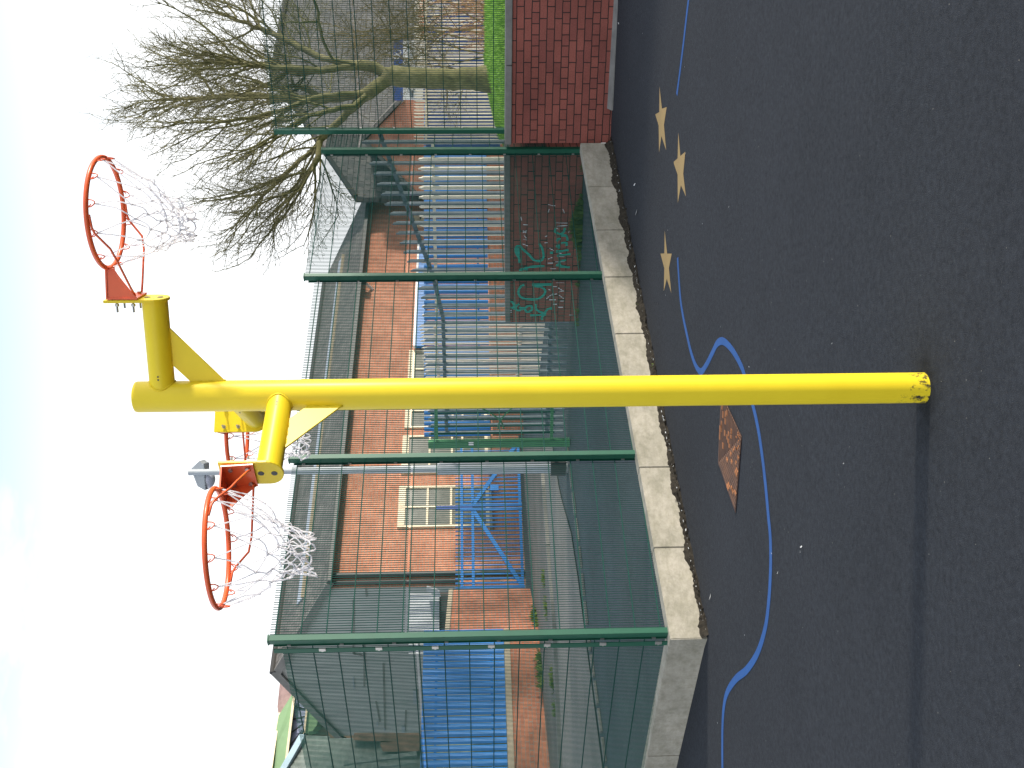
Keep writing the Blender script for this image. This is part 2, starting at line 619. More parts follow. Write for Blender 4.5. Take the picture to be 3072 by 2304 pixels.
# straighten: project the posts on the line P4-P1
for nm in ('P3', 'P2'):
    p = globals()[nm]
    q = xy(P4) + fd * (xy(p) - xy(P4)).dot(fd)
    globals()[nm] = V((q.x, q.y, p.z))
ld = (xy(PL) - xy(P4)).normalized()              # along the left run
fn = V((fd.y, -fd.x, 0))                         # towards the camera
ln = V((-ld.y, ld.x, 0))
if ln.y > 0:
    ln = -ln
if fn.y > 0:
    fn = -fn

# ------------------------------------------------------------------ ground sheets
def sheet(name, pts, zf, dz, mat, kind='structure', cut=None, label=None, cat=None):
    bm = bmesh.new()
    vs = [bm.verts.new((p[0], p[1], 0)) for p in pts]
    bm.faces.new(vs)
    cuts = cut if cut else []
    for (co, no) in cuts:
        geom = bm.verts[:] + bm.edges[:] + bm.faces[:]
        bmesh.ops.bisect_plane(bm, geom=geom, plane_co=co, plane_no=no, dist=1e-6)
    bmesh.ops.triangulate(bm, faces=bm.faces[:])
    for v in bm.verts:
        v.co.z = zf(v.co.x, v.co.y) + dz
    bmesh.ops.recalc_face_normals(bm, faces=bm.faces[:])
    me = bpy.data.meshes.new(name)
    bm.to_mesh(me)
    bm.free()
    if me.polygons and me.polygons[0].normal.z < 0:
        me.flip_normals()
    me.materials.append(mat)
    o = bpy.data.objects.new(name, me)
    COL.objects.link(o)
    return tag(o, label, cat, None, kind)


nrm_s = V((0.72, 0.69, 0))
fold = [(V((0.72, 0.69, 0)) * 10.3 / (0.72 ** 2 + 0.69 ** 2), nrm_s), (V((0.72, 0.69, 0)) * 2.0 / (0.72 ** 2 + 0.69 ** 2), nrm_s)]
fold_in = [(V((0, 9, 0)), V((0, 1, 0)))]
back = -fn * 0.06
farL = xy(P4) + ld * 90
KB = 0.10
inside = [(-120, -60), (60, -60), (60, -21), (4.35, 11.4), xy(P1) + fd * 0.1 - fn * 0.05, xy(P4) - fn * 0.05 - ln * 0.05, farL - ln * 0.05, (-120, 60)]
inside = [(p[0], p[1]) for p in inside]
sheet('playground', inside, z_in, 0, M_asph, cut=fold_in, label='dark asphalt playground surface')
wedge = [xy(P4) - fn * 0.03, xy(P1) + fd * 0.4 - fn * 0.03, (60, -22), (600, 0), (600, 900), (-600, 900), (-600, 500), farL]
wedge = [(p[0], p[1]) for p in wedge]
sheet('ground', wedge, z_out, -0.02, M_yard, cut=fold, label='dark asphalt yard behind the mesh fence')


def poly_px(pts, dz=0.0):
    return [(g.x, g.y) for g in (gout(x, y, dz) for x, y in pts)]


# pale road between the yard and the far pavement, then the pavement by the brick wall
A_ = [gout(1600, 1400), gout(1655, 1400)]
rn = [(1736, 1640), (1758, 1890), (1812, 2304), (1850, 2560)]
rf = [(1688, 2560), (1676, 2304), (1657, 1900), (1640, 1640), (1630, 1400)]
near_edge = [(1655, 1330), (1666, 1400), (1684, 1500), (1712, 1600)] + [(1733, 1740), (1752, 1890), (1806, 2304), (1870, 2760)]
sheet('road', poly_px(near_edge + [(1700, 2760), (1685, 2304), (1668, 1900), (1648, 1640), (1630, 1400), (1626, 1330)]), z_out, -0.004, M_road, cut=fold, label='pale road surface beyond the yard')
sheet('pavement', poly_px([(1626, 1330), (1630, 1400), (1648, 1640), (1668, 1900), (1685, 2304), (1693, 2560), (1664, 2560), (1650, 2304), (1616, 1905), (1596, 1760), (1570, 1400), (1565, 1330)]), z_out, 0.004, M_pave, cut=fold, label='worn pavement along the orange brick wall')
# kerb line of the pavement
m = MB()
kp = [gout(x, y) for x, y in [(1630, 1400), (1648, 1640), (1668, 1900), (1685, 2304), (1693, 2560)]]
for a_, b_ in zip(kp[:-1], kp[1:]):
    m.bar(a_ + V((0, 0, 0.01)), b_ + V((0, 0, 0.01)), 0.12, 0.10)
tag(m.build('road_kerb', M_coping), 'low concrete kerb between pale road and pavement', kind='structure')
# pale dotted edging line in the yard
m = MB()
ep = [gout(x, y) for x, y in [(1700, 1330), (1737, 1640), (1762, 1890), (1818, 2304), (1850, 2500)]]
for a_, b_ in zip(ep[:-1], ep[1:]):
    L_ = (b_ - a_).length
    k = int(L_ / 0.35)
    for i in range(k):
        q0, q1 = a_.lerp(b_, i / k), a_.lerp(b_, (i + 0.8) / k)
        m.bar(q0 + V((0, 0, 0.0)), q1 + V((0, 0, 0.0)), 0.07, 0.03)
tag(m.build('edging_line', M_coping), 'thin pale edging strip across the yard', kind='structure')

# asphalt colour darkens unevenly towards the foot of the goal post
PB = gin(2778, 1163)
PB = V((PB.x, PB.y + 0.02, z_in(PB.x, PB.y)))
nt = M_asph.node_tree
_b = nt.nodes['Principled BSDF']
_src = _b.inputs['Base Color'].links[0].from_socket
_g = N(nt, 'ShaderNodeNewGeometry')
_d = N(nt, 'ShaderNodeVectorMath', operation='SUBTRACT')
_d.inputs[1].default_value = (PB.x - 0.02, PB.y - 0.02, PB.z)
nt.links.new(_g.outputs['Position'], _d.inputs[0])
_m = N(nt, 'ShaderNodeVectorMath', operation='MULTIPLY')
_m.inputs[1].default_value = (1.0, 1.7, 0.0)
nt.links.new(_d.outputs[0], _m.inputs[0])
_l = N(nt, 'ShaderNodeVectorMath', operation='LENGTH')
nt.links.new(_m.outputs[0], _l.inputs[0])
_nz = noise(nt, 9, 4, 0.6)
_a = N(nt, 'ShaderNodeMath', operation='MULTIPLY_ADD')
_a.inputs[1].default_value = 0.22
nt.links.new(_nz, _a.inputs[0])
nt.links.new(_l.outputs['Value'], _a.inputs[2])
_r = ramp(nt, _a.outputs[0], [(0.20, (0.62,) * 3), (0.27, (0.85,) * 3), (0.40, (1.0,) * 3)])
nt.links.new(mixc(nt, 1.0, _src, _r.outputs[0], 'MULTIPLY'), _b.inputs['Base Color'])

# ------------------------------------------------------------------ painted marks
def star(name, pts, label):
    g = [gin(x, y) for x, y in pts]
    c = sum((xy(p) for p in g), V((0, 0, 0))) / len(g)
    bm = bmesh.new()
    vs = [bm.verts.new((p.x - c.x, p.y - c.y, z_in(p.x, p.y) + 0.0018 - z_in(c.x, c.y))) for p in g]
    f = bm.faces.new(vs)
    bmesh.ops.triangulate(bm, faces=[f])
    bmesh.ops.recalc_face_normals(bm, faces=bm.faces[:])
    me = bpy.data.meshes.new(name)
    bm.to_mesh(me)
    bm.free()
    if me.polygons[0].normal.z < 0:
        me.flip_normals()
    me.materials.append(M_gold)
    o = bpy.data.objects.new(name, me)
    o.location = (c.x, c.y, z_in(c.x, c.y))
    COL.objects.link(o)
    return tag(o, label, 'painted star', 'gold stars painted on the playground')


def conv(z, ox, oy, s):
    return [(ox + a / s, oy + b_ / s) for a, b_ in z]


star('painted_star', conv([(1672, 820), (1695, 1030), (1740, 1015), (1714, 1185), (1735, 1425), (1690, 1290), (1668, 1445), (1664, 1190), (1632, 1085), (1670, 1062)], 1450, 0, 3.16), 'gold star painted beside the end of the short straight blue line')
star('painted_star', conv([(862, -160), (880, 55), (925, 15), (906, 215), (930, 420), (885, 318), (857, 480), (855, 222), (822, 125), (820, 108), (855, 75)], 1750, 450, 3.017), 'middle gold star, set forward of the other two')
star('painted_star', conv([(738, 728), (760, 938), (802, 938), (776, 1070), (798, 1295), (757, 1165), (730, 1278), (735, 1070), (700, 938), (735, 936)], 1750, 450, 3.017), 'gold star painted beside the tip of the winding blue line')


def catmull(p, n=8):
    out = []
    for i in range(len(p) - 1):
        p0, p1, p2, p3 = p[max(i - 1, 0)], p[i], p[i + 1], p[min(i + 2, len(p) - 1)]
        for k in range(n):
            t = k / n
            out.append(0.5 * ((2 * p1) + (p2 - p0) * t + (2 * p0 - 5 * p1 + 4 * p2 - p3) * t * t + (3 * p1 - p0 - 3 * p2 + p3) * t ** 3))
    out.append(p[-1])
    return out


def strip(name, px, w, label):
    g = catmull([xy(gin(x, y)) for x, y in px], 8)
    m = MB()
    vs, fs = [], []
    for i, p in enumerate(g):
        d = (g[min(i + 1, len(g) - 1)] - g[max(i - 1, 0)])
        d.normalize()
        s_ = V((-d.y, d.x, 0)) * w / 2
        for q in (p - s_, p + s_):
            vs.append(V((q.x, q.y, z_in(q.x, q.y) + 0.002)))
    for i in range(len(g) - 1):
        fs.append((2 * i + 1, 2 * i, 2 * i + 2, 2 * i + 3))
    m.add(vs, fs)
    o = m.build(name, M_bline)
    if o.data.polygons[0].normal.z < 0:
        o.data.flip_normals()
    return tag(o, label, 'painted line', 'blue lines painted on the playground')


strip('painted_line', [(2085, -140), (2066, 0), (2052, 120), (2041, 210), (2031, 284)], 0.048, 'short straight blue line running toward the brick wall')
strip('painted_line', [(2033.4, 773), (2037, 831), (2042, 897), (2050, 950), (2060.7, 1001), (2072.4, 1052), (2087, 1095), (2103, 1115), (2119.4, 1095), (2139, 1056), (2151, 1032), (2165, 1023), (2181, 1031), (2201.7, 1056), (2221, 1091), (2233, 1122), (2260.5, 1220), (2276, 1291), (2288, 1373), (2297.7, 1459), (2306, 1550), (2312, 1618), (2312.5, 1709), (2307, 1804), (2296, 1886), (2273, 1959), (2241, 2009), (2209, 2036), (2184, 2073), (2173, 2114), (2168, 2186), (2168, 2304), (2170, 2400)], 0.054, 'long winding blue line passing the foot of the yellow post')

# rusty cover set in the playground
mq = [gin(x, y, 0.004) for x, y in [(2164, 1178), (2225, 1310), (2207, 1538), (2155, 1389)]]
cc = sum(mq, V((0, 0, 0))) / 4
mh = thing('manhole_cover', cc, 'rusty diamond shaped iron cover with ribbed halves behind the yellow post', 'manhole cover')
m = MB()
m.prism([p for p in mq], V((0, 0, 0.003)))
m.build('cover_plate', M_rust, mh)
m = MB()
m2 = MB()
up_ = V((0, 0, 0.003))
for half, (o_, a_, b_) in enumerate(((mq[0], mq[1], mq[3]), (mq[2], mq[3], mq[1]))):
    e1, e2 = a_ - o_, b_ - o_
    for k in range(1, 17):
        t = k / 17
        q0, q1 = o_ + e1 * t, o_ + e1 * t + e2 * (1 - t)
        if half:
            q0, q1 = o_ + e2 * t, o_ + e2 * t + e1 * (1 - t)
        m.bar(q0 + up_ + V((0, 0, 0.002)), q1 + up_ + V((0, 0, 0.002)), 0.017, 0.006)
        for j in range(4):
            if random.random() < 0.30:
                s0 = random.random() * 0.85
                r0_, r1_ = q0.lerp(q1, s0), q0.lerp(q1, min(1, s0 + 0.11))
                m2.bar(r0_ + up_ + V((0, 0, 0.0035)), r1_ + up_ + V((0, 0, 0.0035)), 0.022, 0.006)
m.build('rib_pattern', M_rust, mh)
m2.build('rust_stain', M_orange, mh)
# ------------------------------------------------------------------ kerb walls
K0 = at(2012, 1918, 7.93)
K1 = at(1741, 428, 12.05)
KL = at(1940, 2420, 9.75)
kd = (xy(K1) - xy(K0)).normalized()


def kerb(name, a, b, joints, label, nrm):
    dirv = (xy(b) - xy(a)).normalized()
    Ltot = (xy(b) - xy(a)).length
    root = thing(name, V((a.x, a.y, z_in(a.x, a.y))), label, 'kerb')
    js = [0.0] + [(xy(on_wall(*q, a, b)) - xy(a)).dot(dirv) if isinstance(q, tuple) else q for q in joints] + [Ltot]
    js = sorted(js)
    for s0, s1 in zip(js[:-1], js[1:]):
        s0 += 0.0025
        s1 -= 0.0025
        m = MB()
        zt = [a.z + (b.z - a.z) * s / Ltot for s in (s0, s1)]
        p = [xy(a) + dirv * s for s in (s0, s1)]
        zb = [z_in(q.x, q.y) - 0.08 for q in p]
        bk = -nrm * 0.13
        vs = [xy(p[0], zb[0]), xy(p[1], zb[1]), xy(p[1], zt[1]), xy(p[0], zt[0])]
        m.prism(vs, bk)
        m.build('kerb_block', M_concrete, root, bevel=0.006)
    return root


kerb('kerb_wall', K0, K1, [(1760, 560), (1790, 690), (1815, 831), (1850, 1001), (1890, 1190), (1920, 1402), (1965, 1643)], 'sunlit low concrete kerb under the long mesh fence run', fn)
K0b = K0 + ld * 0.055 - ln * 0.022
m = MB()
m.prism([xy(K0, z_in(K0.x, K0.y) - 0.08) + ld * 0.003, xy(K0b, z_in(K0.x, K0.y) - 0.08), xy(K0b, K0.z - 0.001), xy(K0, K0.z - 0.001) + ld * 0.003], -ln * 0.10)
m.build('kerb_block', M_concrete, bpy.data.objects['kerb_wall'])
kl_d = (xy(KL) - xy(K0b)).normalized()
KX = K0b + kl_d * 16
KX.z = 0.20
js_ = [(xy(on_wall(1962, 2268, K0b, KL)) - xy(K0b)).length]
kerb('kerb_wall', K0b, KX, js_ + [js_[0] + 0.9 * k for k in range(1, 16)], 'shaded low concrete kerb past the fence corner', ln)
# chamfered corner piece belongs to the sunlit kerb
bpy.data.objects['kerb_wall.001']['group'] = 'concrete kerbs under the mesh fence'
bpy.data.objects['kerb_wall']['group'] = 'concrete kerbs under the mesh fence'

# ------------------------------------------------------------------ mesh fences
def vwires(m, a, dirv, L, z0, z1, pitch, w=0.0048, jit=0.0):
    n = int(L / pitch)
    side = V((-dirv.y, dirv.x, 0))
    for i in range(n + 1):
        p = a + dirv * (i * pitch)
        m.obox(xy(p, z0) - dirv * w / 2 - side * w / 2, dirv * w, side * w, V((0, 0, z1 - z0)))


def hwires(m, a, dirv, L, zs, side, h=0.0085, w=0.006):
    for z in zs:
        m.obox(xy(a, z - h / 2) + side * 0.002, dirv * L, side * w, V((0, 0, h)))


def fence_panel(root, a, b, zj, dirv, toward, pitch=0.0215, up=1.0, low=2.0, w=0.0040):
    o = xy(a) - toward * 0.045
    L = (xy(b) - xy(a)).length
    m = MB()
    vwires(m, o, dirv, L, zj - low, zj - 0.003, pitch, w)
    hwires(m, o, dirv, L, [zj - low + 0.03 + k * (low - 0.045) / 10 for k in range(11)], toward)
    m.build('lower_mesh_panel', M_gwire, root)
    m = MB()
    vwires(m, o, dirv, L, zj + 0.012, zj + up + 0.045, pitch, w * 1.25)
    hwires(m, o, dirv, L, [zj + 0.03 + k * (up - 0.03) / 5 for k in range(6)], toward)
    m.build('upper_mesh_panel', M_gwire, root)


def fence_post(root, p, zb, zt, dirv, toward, wa=0.052, wb=0.062, clamp=False):
    m = MB()
    c = xy(p)
    m.obox(xy(c, zb) - dirv * wa / 2 - toward * 0.04, dirv * wa, toward * wb, V((0, 0, zt - zb)))
    po = m.build('post', M_gfence, root, bevel=0.004)
    m = MB()
    m.obox(xy(c, zt) - dirv * (wa / 2 + 0.003) - toward * 0.043, dirv * (wa + 0.006), toward * (wb + 0.006), V((0, 0, 0.012)))
    m.build('post_cap', M_gfence, po)
    m = MB()
    mb_ = MB()
    m.obox(xy(c, zb) - dirv * (wa / 2 + 0.003) - toward * 0.062, dirv * (wa + 0.006), toward * 0.006, V((0, 0, zt - zb - 0.03)))
    m.build('clamp_bar', M_gfence, po)
    z = zb + 0.15
    first = None
    while z < zt - 0.05:
        if first is None:
            mb_.obox(xy(c, z) - dirv * (wa / 2 + 0.008) - toward * 0.056, dirv * (wa + 0.016), toward * 0.014, V((0, 0, 0.028)))
            first = mb_.build('clip_bolt', M_steel, po)
            z00 = z
        else:
            o = first.copy()
            COL.objects.link(o)
            o.parent = po
            o.location = (0, 0, z - z00)
        z += 0.4
    return po


TOPS = {}
f1 = thing('mesh_fence', P4 - V((0, 0, 0.3)), 'tall green mesh fence run standing along the sunlit kerb', 'fence', 'green mesh fences')
for p, zb, zt in ((P4, 0.22, 3.33), (P3, 0.28, 3.36), (P2, 0.36, 3.46), (P1, 0.40, 3.47)):
    fence_post(f1, p, zb, zt, fd, fn)
for a, b_, zj in ((P4, P3, 2.295), (P3, P2, 2.32), (P2, P1, 2.425)):
    fence_panel(f1, xy(a), xy(b_), zj, fd, fn)
# corner post: the second leaf with clamp bar and bolts facing the left run
f2 = thing('mesh_fence', PL - V((0, 0, 0.3)), 'green mesh fence run turning away past the corner post', 'fence', 'green mesh fences')
PL2 = xy(P4) + ld * 3.4
cs = xy(P4) + ld * 0.02
m = MB()
m.obox(xy(cs, 0.2) + ld * 0.050 + ln * 0.035, ld * 0.046, ln * 0.008, V((0, 0, 3.10)))
cl_ = m.build('clamp_bar', M_gfence, f2)
m = MB()
z0_ = 0.35
m.tube([xy(cs, z0_) + ld * 0.070 + ln * 0.0425, xy(cs, z0_) + ld * 0.070 + ln * 0.052], 0.010, 8)
m.cbox(xy(cs, z0_) + ld * 0.0565 + ln * 0.0475, ld * 0.03, ln * 0.010, V((0, 0, 0.05)))
b0_ = m.build('clip_bolt', M_steel, cl_)
for k in range(1, 7):
    o = b0_.copy()
    COL.objects.link(o)
    o.parent = cl_
    o.location = (0, 0, 0.43 * k)
fence_panel(f2, cs + ld * 0.05, PL2, 2.215, ld, ln, pitch=0.0188, w=0.0034)
fence_post(f2, PL2, 0.15, 3.28, ld, ln)
for k in range(2):
    q0_, q1_ = PL2 + ld * 2.5 * k, PL2 + ld * 2.5 * (k + 1)
    fence_panel(f2, q0_, q1_, 2.18, ld, ln, pitch=0.025, w=0.0034)
    fence_post(f2, q1_, 0.1, 3.25, ld, ln)

# right-hand fence on the brick wall
wd = (xy(WR) - xy(WP)).normalized()
wn = V((wd.y, -wd.x, 0))
if wn.y > 0:
    wn = -wn
f3 = thing('mesh_fence', WP - V((0, 0, 0.6)), 'green mesh fence rising behind the red brick wall', 'fence', 'green mesh fences')
fence_post(f3, WP, 0.9, 4.07, wd, wn)
WE = xy(WP) + wd * 2.52
WE2 = xy(WP) + wd * 5.04
fence_post(f3, WE, 0.9, 4.07, wd, wn)
fence_panel(f3, xy(WP), WE, 3.06, wd, wn)
fence_panel(f3, WE, WE2, 3.06, wd, wn)
fence_panel(f3, xy(P1), xy(WP), 3.06, (xy(WP) - xy(P1)).normalized(), fn, low=2.2, up=0.35)

# ------------------------------------------------------------------ red brick walls
wdir = V((0.862, -0.507, 0))
wnr = V((-0.507, -0.862, 0))
WF = V((2.775, 12.09, 0))            # front face, end beside the last post
ZT = 1.36


def zwall(p):
    return z_in(p.x, p.y)


bw = thing('brick_wall', WF, 'dark red brick wall with grey coping beside the playground', 'wall', 'red brick walls')
e = WF + wdir * 14
m = MB()
m.prism([xy(WF, -0.15), xy(e, -0.35), xy(e, ZT - 0.075), xy(WF, ZT - 0.075)], -wnr * 0.24)
m.build('brickwork', M_brick, bw, uvdir=wdir)
m = MB()
n_ = 16
for k in range(n_):
    q = WF + wdir * (k * 0.9 - 0.01)
    m.obox(xy(q, ZT - 0.072) + wnr * 0.025, wdir * 0.893, -wnr * 0.29, V((0, 0, 0.072)))
m.build('coping', M_coping, bw, bevel=0.006)
m = MB()
q0 = WF + wdir * 0.4
m.prism([xy(q0, -0.1) + wnr * 0.085, xy(q0, zwall(q0) + 0.015) + wnr * 0.085, xy(q0, zwall(q0) + 0.055), xy(q0, -0.1)], wdir * 13 + V((0, 0, -0.10)))
m.build('mortar_fillet', M_coping, bw)

GW0 = V((2.80, 12.36, 0)) + V((0, 0.03, 0))
gdir = V((-0.862, 0.507, 0))
g_end = on_wall(1520, 966, GW0, GW0 + gdir)
gl = (xy(g_end) - GW0).length
gw = thing('brick_wall', V((GW0.x, GW0.y, 0.4)), 'graffiti sprayed red brick wall seen through the mesh fence', 'wall', 'red brick walls')
m = MB()
ge = GW0 + gdir * gl
m.prism([xy(GW0, 0.2), xy(ge, 0.2), xy(ge, 1.27), xy(GW0, 1.29)], V((0.507, 0.862, 0)) * 0.24)
m.build('brickwork', M_brick, gw, uvdir=gdir)
m = MB()
m.prism([xy(GW0, 1.292) + wnr * 0.02, xy(ge, 1.272) + wnr * 0.02, xy(ge, 1.335) + wnr * 0.02, xy(GW0, 1.36) + wnr * 0.02], V((0.507, 0.862, 0)) * 0.28)
m.build('coping', M_coping, gw, bevel=0.005)


def gpt(x, y):
    p = on_wall(1510 + x / 4.365, 600 + y / 4.365, GW0 + wnr * 0.006, GW0 + wnr * 0.006 + gdir)
    return p


def strokes(name, lines, w, mat):
    m = MB()
    for li, ln_ in enumerate(lines):
        g = catmull([gpt(*q) for q in ln_], 5) if len(ln_) > 2 else [gpt(*q) for q in ln_]
        off = wnr * (0.0012 * (li % 6))
        for i in range(len(g)):
            pass
        vs, fs = [], []
        for i, p in enumerate(g):
            d = g[min(i + 1, len(g) - 1)] - g[max(i - 1, 0)]
            d.normalize()
            s_ = d.cross(wnr).normalized() * w / 2
            vs += [p - s_ + off, p + s_ + off]
        for i in range(len(g) - 1):
            fs.append((2 * i, 2 * i + 1, 2 * i + 3, 2 * i + 2))
        m.add(vs, fs)
    return m.build(name, mat, gw)


G1 = [[(350, 1512), (560, 1500)], [(430, 1365), (425, 1420), (480, 1465), (560, 1490)], [(640, 1415), (580, 1430), (535, 1490), (500, 1550), (520, 1556)],
      [(280, 1440), (320, 1465), (375, 1430), (360, 1385), (300, 1400), (280, 1440)],
      [(180, 1370), (160, 1420), (200, 1445), (240, 1420), (210, 1400)], [(240, 1440), (265, 1400)],
      [(60, 1385), (110, 1410), (210, 1360)], [(75, 1325), (130, 1350), (150, 1440)], [(65, 1400), (130, 1415)],
      [(275, 1110), (235, 1125), (200, 1180), (205, 1240), (260, 1285), (390, 1300), (490, 1275), (550, 1200), (500, 1140), (390, 1122)], [(375, 1108), (630, 1105)],
      [(205, 920), (310, 885), (400, 870), (540, 860)], [(230, 905), (320, 905)],
      [(210, 825), (205, 760), (165, 690), (165, 620), (215, 600), (250, 640), (330, 710), (400, 785), (490, 795), (525, 740), (510, 640), (470, 570)],
      [(180, 640), (180, 730)], [(195, 620), (200, 730)],
      [(870, 880), (760, 868), (690, 848)], [(760, 866), (730, 815), (820, 782)],
      [(880, 708), (780, 722), (700, 735)], [(855, 655), (760, 668), (690, 672)],
      [(610, 690), (650, 690)], [(740, 625), (700, 605), (740, 588)], [(825, 600), (825, 560), (755, 560)],
      [(700, 540), (720, 505), (750, 510)], [(840, 530), (825, 470), (755, 468)], [(690, 370), (680, 415), (740, 442), (790, 420), (805, 360)]]
strokes('green_graffiti', G1, 0.030, M_teal)
G2 = [[(260, 320), (320, 330)], [(255, 400), (300, 430)], [(260, 515), (310, 520)], [(250, 570), (320, 600)], [(230, 220), (240, 270)], [(255, 430), (310, 395)], [(270, 460), (300, 500)],
      [(560, 1300), (600, 1260), (660, 1225)], [(590, 1165), (620, 1185)], [(600, 1305), (690, 1305)], [(640, 1245), (700, 1225)], [(650, 1130), (700, 1130)], [(720, 1150), (790, 1195)], [(720, 1205), (790, 1185)], [(730, 1245), (790, 1290)], [(745, 1320), (790, 1320)], [(690, 1085), (800, 1085)], [(650, 1362), (700, 1362)], [(720, 1405), (780, 1405)],
      [(580, 828), (650, 825)], [(585, 772), (640, 752)], [(605, 630), (660, 660)], [(615, 900), (690, 900)], [(680, 810), (800, 805)], [(545, 485), (575, 465)], [(540, 560), (580, 555)], [(685, 295), (840, 300)], [(700, 345), (840, 330)], [(850, 420), (870, 405)], [(585, 60), (680, 75)], [(590, 160), (600, 120)],
      [(75, 1450), (110, 1445)], [(75, 1475), (110, 1470)], [(690, 365), (720, 380)], [(860, 1505), (910, 1508)], [(720, 740), (800, 740)], [(720, 690), (760, 700)], [(780, 120), (800, 170)]]
strokes('white_scrawl', G2, 0.011, M_chalk)

# ------------------------------------------------------------------ goal post with three hoops
POLE_R = 0.0605
ZTOP = 3.06
goal = thing('basketball_goal', PB, 'bright yellow post carrying three orange netball style hoops at different heights', 'basketball goal')
m = MB()
npr = []
zs = [PB.z - 0.03, PB.z + 0.005, PB.z + 0.2, 1.0, 2.0, ZTOP - 0.012, ZTOP - 0.004, ZTOP]
rs = [POLE_R, POLE_R, POLE_R, POLE_R, POLE_R, POLE_R, POLE_R - 0.002, POLE_R - 0.010]
m.tube([xy(PB, z) for z in zs], rs, 48)
m.build('post', M_yel, goal, smooth='auto')

PLATE_R = 0.385
RING_C = 0.705
RING_R = 0.202


def make_hoop():
    """ring and its pieces in local space: x points away from the post, origin on the arm's end plate at the arm axis"""
    ring_c = V((RING_C - PLATE_R, 0, 0.153))
    m = MB()
    m.tube([ring_c + V((RING_R * math.cos(a), RING_R * math.sin(a), 0)) for a in [2 * math.pi * k / 56 for k in range(56)]], 0.0092, 12, closed=True)
    hoop = m.build('hoop', M_red, None, smooth=True)
    # bracket: back plate, top plate and two side cheeks
    m = MB()
    zt, zb = 0.160, 0.046
    m.obox(V((0.0065, -0.062, zb)), V((0.006, 0, 0)), V((0, 0.124, 0)), V((0, 0, zt - zb)))
    xe = ring_c.x - RING_R + 0.004
    m.prism([V((0.0125, -0.062, zt - 0.006)), V((0.0125, 0.062, zt - 0.006)), V((xe, 0.045, zt - 0.006)), V((xe, -0.045, zt - 0.006))], V((0, 0, 0.006)))
    for s in (-1,):
        prof = [(0.0125, zb + 0.002), (0.0125, zt - 0.007), (xe, zt - 0.007), (xe - 0.004, zt - 0.032), (xe - 0.025, zt - 0.045), (xe - 0.048, zt - 0.062), (0.036, zb + 0.022)]
        m.prism([V((x, s * (0.058 - 0.15 * (x - 0.0125)), z)) for x, z in prof], V((0, -s * 0.005, 0)))
    br = m.build('bracket', M_red, hoop, local=True)
    for (y_, z_) in ((-0.042, 0.068), (0.042, 0.068), (-0.042, 0.128), (0.042, 0.128)):
        m = MB()
        m.tube([V((-0.045, y_, z_)), V((0.0135, y_, z_))], 0.0042, 8)
        m.tube([V((0.0135, y_, z_)), V((0.020, y_, z_))], 0.0085, 6)
        m.tube([V((-0.022, y_, z_)), V((-0.013, y_, z_))], 0.0085, 6)
        m.build('bolt', M_steel, hoop, local=True, smooth='auto')
    # two support rods under the ring
    for s in (-1, 1):
        a = R(180 - s * 78)
        e_ = ring_c + V(((RING_R) * math.cos(a), RING_R * math.sin(a), -0.010))
        e2 = ring_c + V(((RING_R) * math.cos(R(180 - s * 94)), RING_R * math.sin(R(180 - s * 94)), -0.010))
        pts = [V((0.018, s * 0.040, 0.058)), V((0.05, s * 0.07, 0.062)), V((0.165, s * 0.160, 0.074)), V((0.212, s * 0.186, 0.085)), e_ + V((-0.01, 0, -0.012)), e_ + V((0.01, 0, -0.004)), e2]
        m = MB()
        m.tube(pts, 0.0042, 8)
        m.build('brace', M_red, hoop, local=True, smooth=True)
    # net hooks
    m = MB()
    hk = []
    for k in range(7):
        a = math.pi * k / 6
        hk.append(V((0.0, 0.014 * math.cos(a), -0.008 - 0.022 * math.sin(a) - 0.004 * math.sin(2 * a))))
    hk.append(V((0.0, -0.002, -0.018)))
    m.tube(hk, 0.0022, 6)
    first = None
    NH = 12
    for k in range(NH):
        a = 2 * math.pi * (k + 0.5) / NH
        if first is None:
            first = m.build('net_hook', M_red, hoop, local=True, smooth=True)
            o = first
        else:
            o = first.copy()
            COL.objects.link(o)
            o.parent = hoop
        o.location = ring_c + V((RING_R * math.cos(a), RING_R * math.sin(a), 0))
        o.rotation_euler = (0, 0, a)
    return hoop


